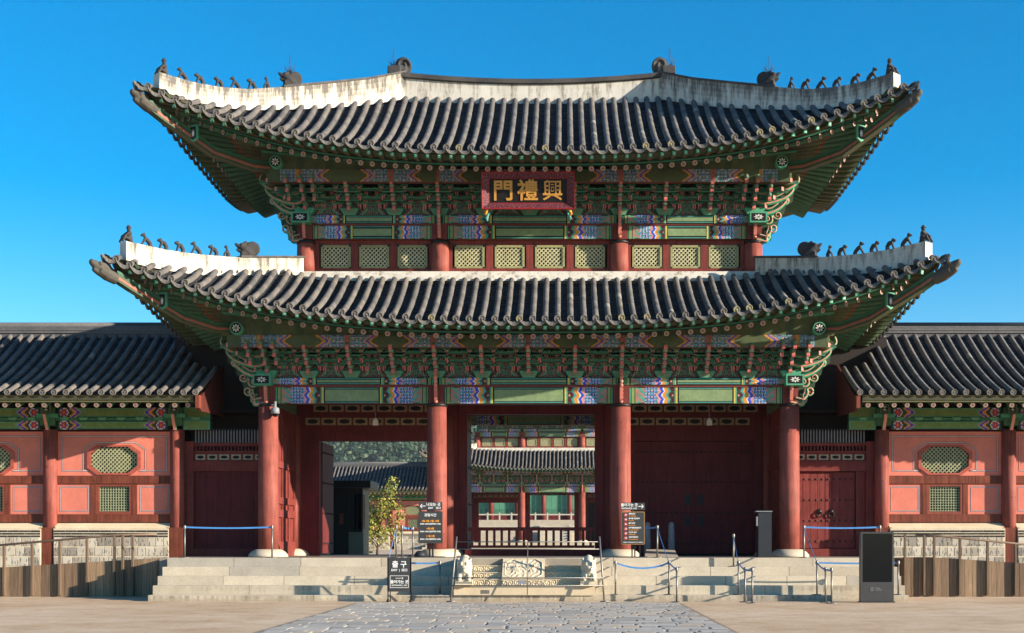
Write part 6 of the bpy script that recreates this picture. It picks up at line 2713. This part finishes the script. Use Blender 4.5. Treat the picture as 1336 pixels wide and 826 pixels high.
def leafy(mb, c, r, n, size, cols, squash=.8):
    for _ in range(n):
        while True:
            p = Vector((random.uniform(-1, 1), random.uniform(-1, 1), random.uniform(-1, 1)))
            if .25 < p.length < 1:
                break
        p = Vector((p.x * r, p.y * r, p.z * r * squash)) + Vector(c)
        a = Vector((random.gauss(0, 1), random.gauss(0, 1), random.gauss(0, 1))).normalized()
        b = a.cross(Vector((random.gauss(0, 1), random.gauss(0, 1), random.gauss(0, 1)))).normalized()
        s = size * random.uniform(.6, 1.3)
        mb.face([tuple(p - a * s), tuple(p + b * s * .55), tuple(p + a * s), tuple(p - b * s * .55)], random.choice(cols))
Y = 26.0
t = thing('young_tree', 'young yellow-green tree turning autumn colour beside the black booth', 'tree', (PX(492, Y), Y, 1.02))
base = Vector((PX(492, Y), Y, 1.02))
mb = MB()
ends = []
mb.tube([tuple(base), tuple(base + Vector((.05, 0, .8))), tuple(base + Vector((.0, .05, 1.6)))], [.07, .05, .03], 7)
random.seed(11)
for i in range(13):
    z0 = .35 + 1.2 * random.random()
    a = random.uniform(0, 6.28)
    L = random.uniform(.7, 1.3)
    e = base + Vector((math.cos(a) * L * .75 + .12, math.sin(a) * L * .6, z0 + L * .75))
    s = base + Vector((.02, 0, z0))
    mb.tube([tuple(s), tuple((s + e) / 2 + Vector((0, 0, .1))), tuple(e)], [.028, .02, .008], 5)
    ends.append(e)
for k, (px, py) in enumerate(((512, 630), (506, 640), (498, 652), (480, 655))):
    e = Vector((PX(px, Y), Y + .2 * (k - 1), PZ(py, Y)))
    mb.tube([tuple(base + Vector((0, 0, .9))), tuple((base + e) / 2 + Vector((0, 0, .4))), tuple(e)], [.03, .02, .008], 5)
    ends += [e, (e * .6 + (base + Vector((0, 0, 1))) * .4)]
mb.build('trunk', M['bark'], t)
mb = MB()
cols = [lin((140, 142, 60)), lin((112, 126, 56)), lin((92, 112, 52)), lin((160, 146, 62)), lin((140, 140, 60))]
for e in ends:
    leafy(mb, e, .42, 90, .075, cols, .9)
    leafy(mb, e + Vector((random.uniform(-.3, .3), random.uniform(-.3, .3), -.45)), .36, 48, .075, cols, 1.0)
mb.build('foliage', M['leaf'], t)

# rear gate and rear halls: the same builders' work, one court further back
CHILD = {}
for o in list(COL.objects):
    if o.parent is not None:
        CHILD.setdefault(o.parent.name, []).append(o)
DZ, DY = .47, 90.0
up_names = ('ridge_figure', 'dragon_head', 'lightning_spike', 'ridge_dragon', 'iron_band', 'painted_shield')
upper_top = lambda o: False
def skip_gate(o):
    n = o.name.split('.')[0]
    if n in up_names or n == 'door' or n == 'side_rafters' or n == 'side_flying_rafters':
        return True
    if n in ('rafter', 'flying_rafter') and (o.parent == uroof or abs(o.location.x) > 9):
        return True
    if n in ('bracket_set', 'column_wing', 'corner_bracket_set') and o.location.z > 9:
        return True
    if n in ('bracket_set',) and abs(o.location.x) > 8.4:
        return True
    return False
rg = copy_tree(gate, None, skip_gate)
rg.location = gate.location + Vector((0, DY, DZ))
tag(rg, 'second two-storey gate far behind, seen through the central doorway', 'gate')
rg.name = 'rear_gate'
def skip_hall(o):
    n = o.name.split('.')[0]
    return (n == 'rafter' and abs(o.location.x) > 24)
for h_, lab in ((hall_l, 'distant corridor hall with a blue-grey tiled roof beyond the black booth'),):
    c = copy_tree(h_, None, skip_hall)
    c.location = h_.location + Vector((0, DY, DZ))
    c['label'] = lab
# platform of the rear gate
t = thing('stone_terrace', 'pale stone platform under the second gate', 'platform', (0, DY - 2, 1.0))
mb = MB((186, 172, 148))
for k in range(3):
    mb.box(-12 - .3 * k, 12 + .3 * k, DY - 2.2 - .4 * k, DY + 9.5, 1.0, ZP + DZ - .005 - .22 * k)
mb.build('step', M['stone'], t)

# throne hall beyond: terrace with balustrades, red columns, green doors
YT = 178.0
t = thing('throne_hall', 'distant hall of green lattice doors between red columns on a white terrace', 'hall', (0, YT, 1.0))
mb = MB((178, 166, 146))
mb.box(-40, 40, YT - 14, YT + 30, 1.0, 3.3)
mb.box(-30, 30, YT - 8, YT + 25, 3.3, 5.3)
mb.build('terrace', M['stone'], t)
mb = MB((186, 176, 158))
for yy, z0, hw in ((YT - 13.8, 3.3, 38), (YT - 7.8, 5.3, 28)):
    x = -hw
    while x < hw:
        mb.box(x - .12, x + .12, yy - .12, yy + .12, z0, z0 + 1.15)
        x += 1.9
    mb.box(-hw, hw, yy - .1, yy + .1, z0 + .75, z0 + .95)
for x in (-2.2, 2.2):
    for k in range(8):
        mb.box(x - .3, x + .3, YT - 18 + .5 * k, YT - 17.5 + .5 * k, 1.0, 1.7 + .4 * k)
for k in range(8):
    mb.box(-2, 2, YT - 18 + .5 * k, YT - 13, 1.0, 1.0 + .4 * (k + 1))
mb.build('balustrade', M['stone'], t)
zf = 5.3
for i in range(-4, 5):
    mb = MB()
    mb.lathe([(.42, zf), (.40, zf + 5.8)], i * 4.3 + 2.15, YT, 14)
    mb.build('column', M['redwood'], t)
mb = MB()
mb.box(-20, 20, YT + .3, YT + .5, zf + 5.0, zf + 7.0)
mb.box(-20, 20, YT + .2, YT + .5, zf, zf + .9)
mb.build('wall_rail', M['shaded_red'], t)
for i in range(-4, 4):
    for k in range(4):
        x = i * 4.3 + 2.15 + .45 + k * .85
        mb = MB()
        mb.box(x + .03, x + .82, YT + .3, YT + .4, zf + .9, zf + 5.0, lin((84, 140, 112)))
        mb.box(x + .1, x + .74, YT + .28, YT + .3, zf + 1.0, zf + 1.9, lin((70, 120, 96)))
        mb.build('green_door', M['paint'], t)
mb = MB()
mb.box(-21, 21, YT - 3.5, YT + 18, zf + 7.0, zf + 7.6, lin((70, 74, 76)))
mb.build('roof_slab', M['tile'], t)

# wooded hill far off on the left
def hill_h(x, y):
    a = math.exp(-((x + 190) / 260.0) ** 2 - ((y - 1150) / 260.0) ** 2)
    return 118 * a
mb = MB((58, 76, 48))
mb.grid(lambda a, b: (-1100 + 1400 * a, 700 + 900 * b, hill_h(-1100 + 1400 * a, 700 + 900 * b) - 1.0), 60, 40)
structure(mb.build('hill', M['leaf']))
random.seed(5)
mb = MB()
cols = [lin((40, 64, 40)), lin((46, 72, 44)), lin((38, 60, 40)), lin((52, 74, 44)), lin((60, 74, 44)), lin((42, 66, 44))]
for _ in range(5200):
    x = random.uniform(-420, -20)
    y = random.uniform(860, 1150)
    z = hill_h(x, y)
    r = random.uniform(2.0, 4.2)
    c = random.choice(cols)
    nn = 16
    for k in range(nn):
        p = Vector((random.gauss(0, 1), random.gauss(0, 1), random.gauss(0, 1))).normalized()
        q = Vector((x, y, z + r * .9)) + Vector((p.x * r, p.y * r, p.z * r * .9))
        a = p.cross(Vector((random.gauss(0, 1), random.gauss(0, 1), random.gauss(0, 1)))).normalized()
        b = p.cross(a)
        s = r * .42
        mb.face([tuple(q - a * s - b * s * .3), tuple(q + b * s), tuple(q + a * s - b * s * .2), tuple(q - b * s * .8)], mixc(c, random.choice(cols), .4))
stuff(mb.build('forest', M['leaf']))

# ------------------------------------------------------------------ air: the wooded hill fades towards blue
mb = MB()
mb.box(-1350, 420, -60, 1480, -1.0, 132.0)
hz = bpy.data.materials.new("air")
hz.use_nodes = True
ht = hz.node_tree
ht.nodes.clear()
pv = ht.nodes.new("ShaderNodeVolumePrincipled")
pv.inputs['Color'].default_value = (0.80, 0.88, 1.0, 1)
pv.inputs['Density'].default_value = 0.00006
pv.inputs['Anisotropy'].default_value = 0.0
ho = ht.nodes.new("ShaderNodeOutputMaterial")
ht.links.new(pv.outputs[0], ho.inputs['Volume'])
stuff(mb.build('haze', hz))
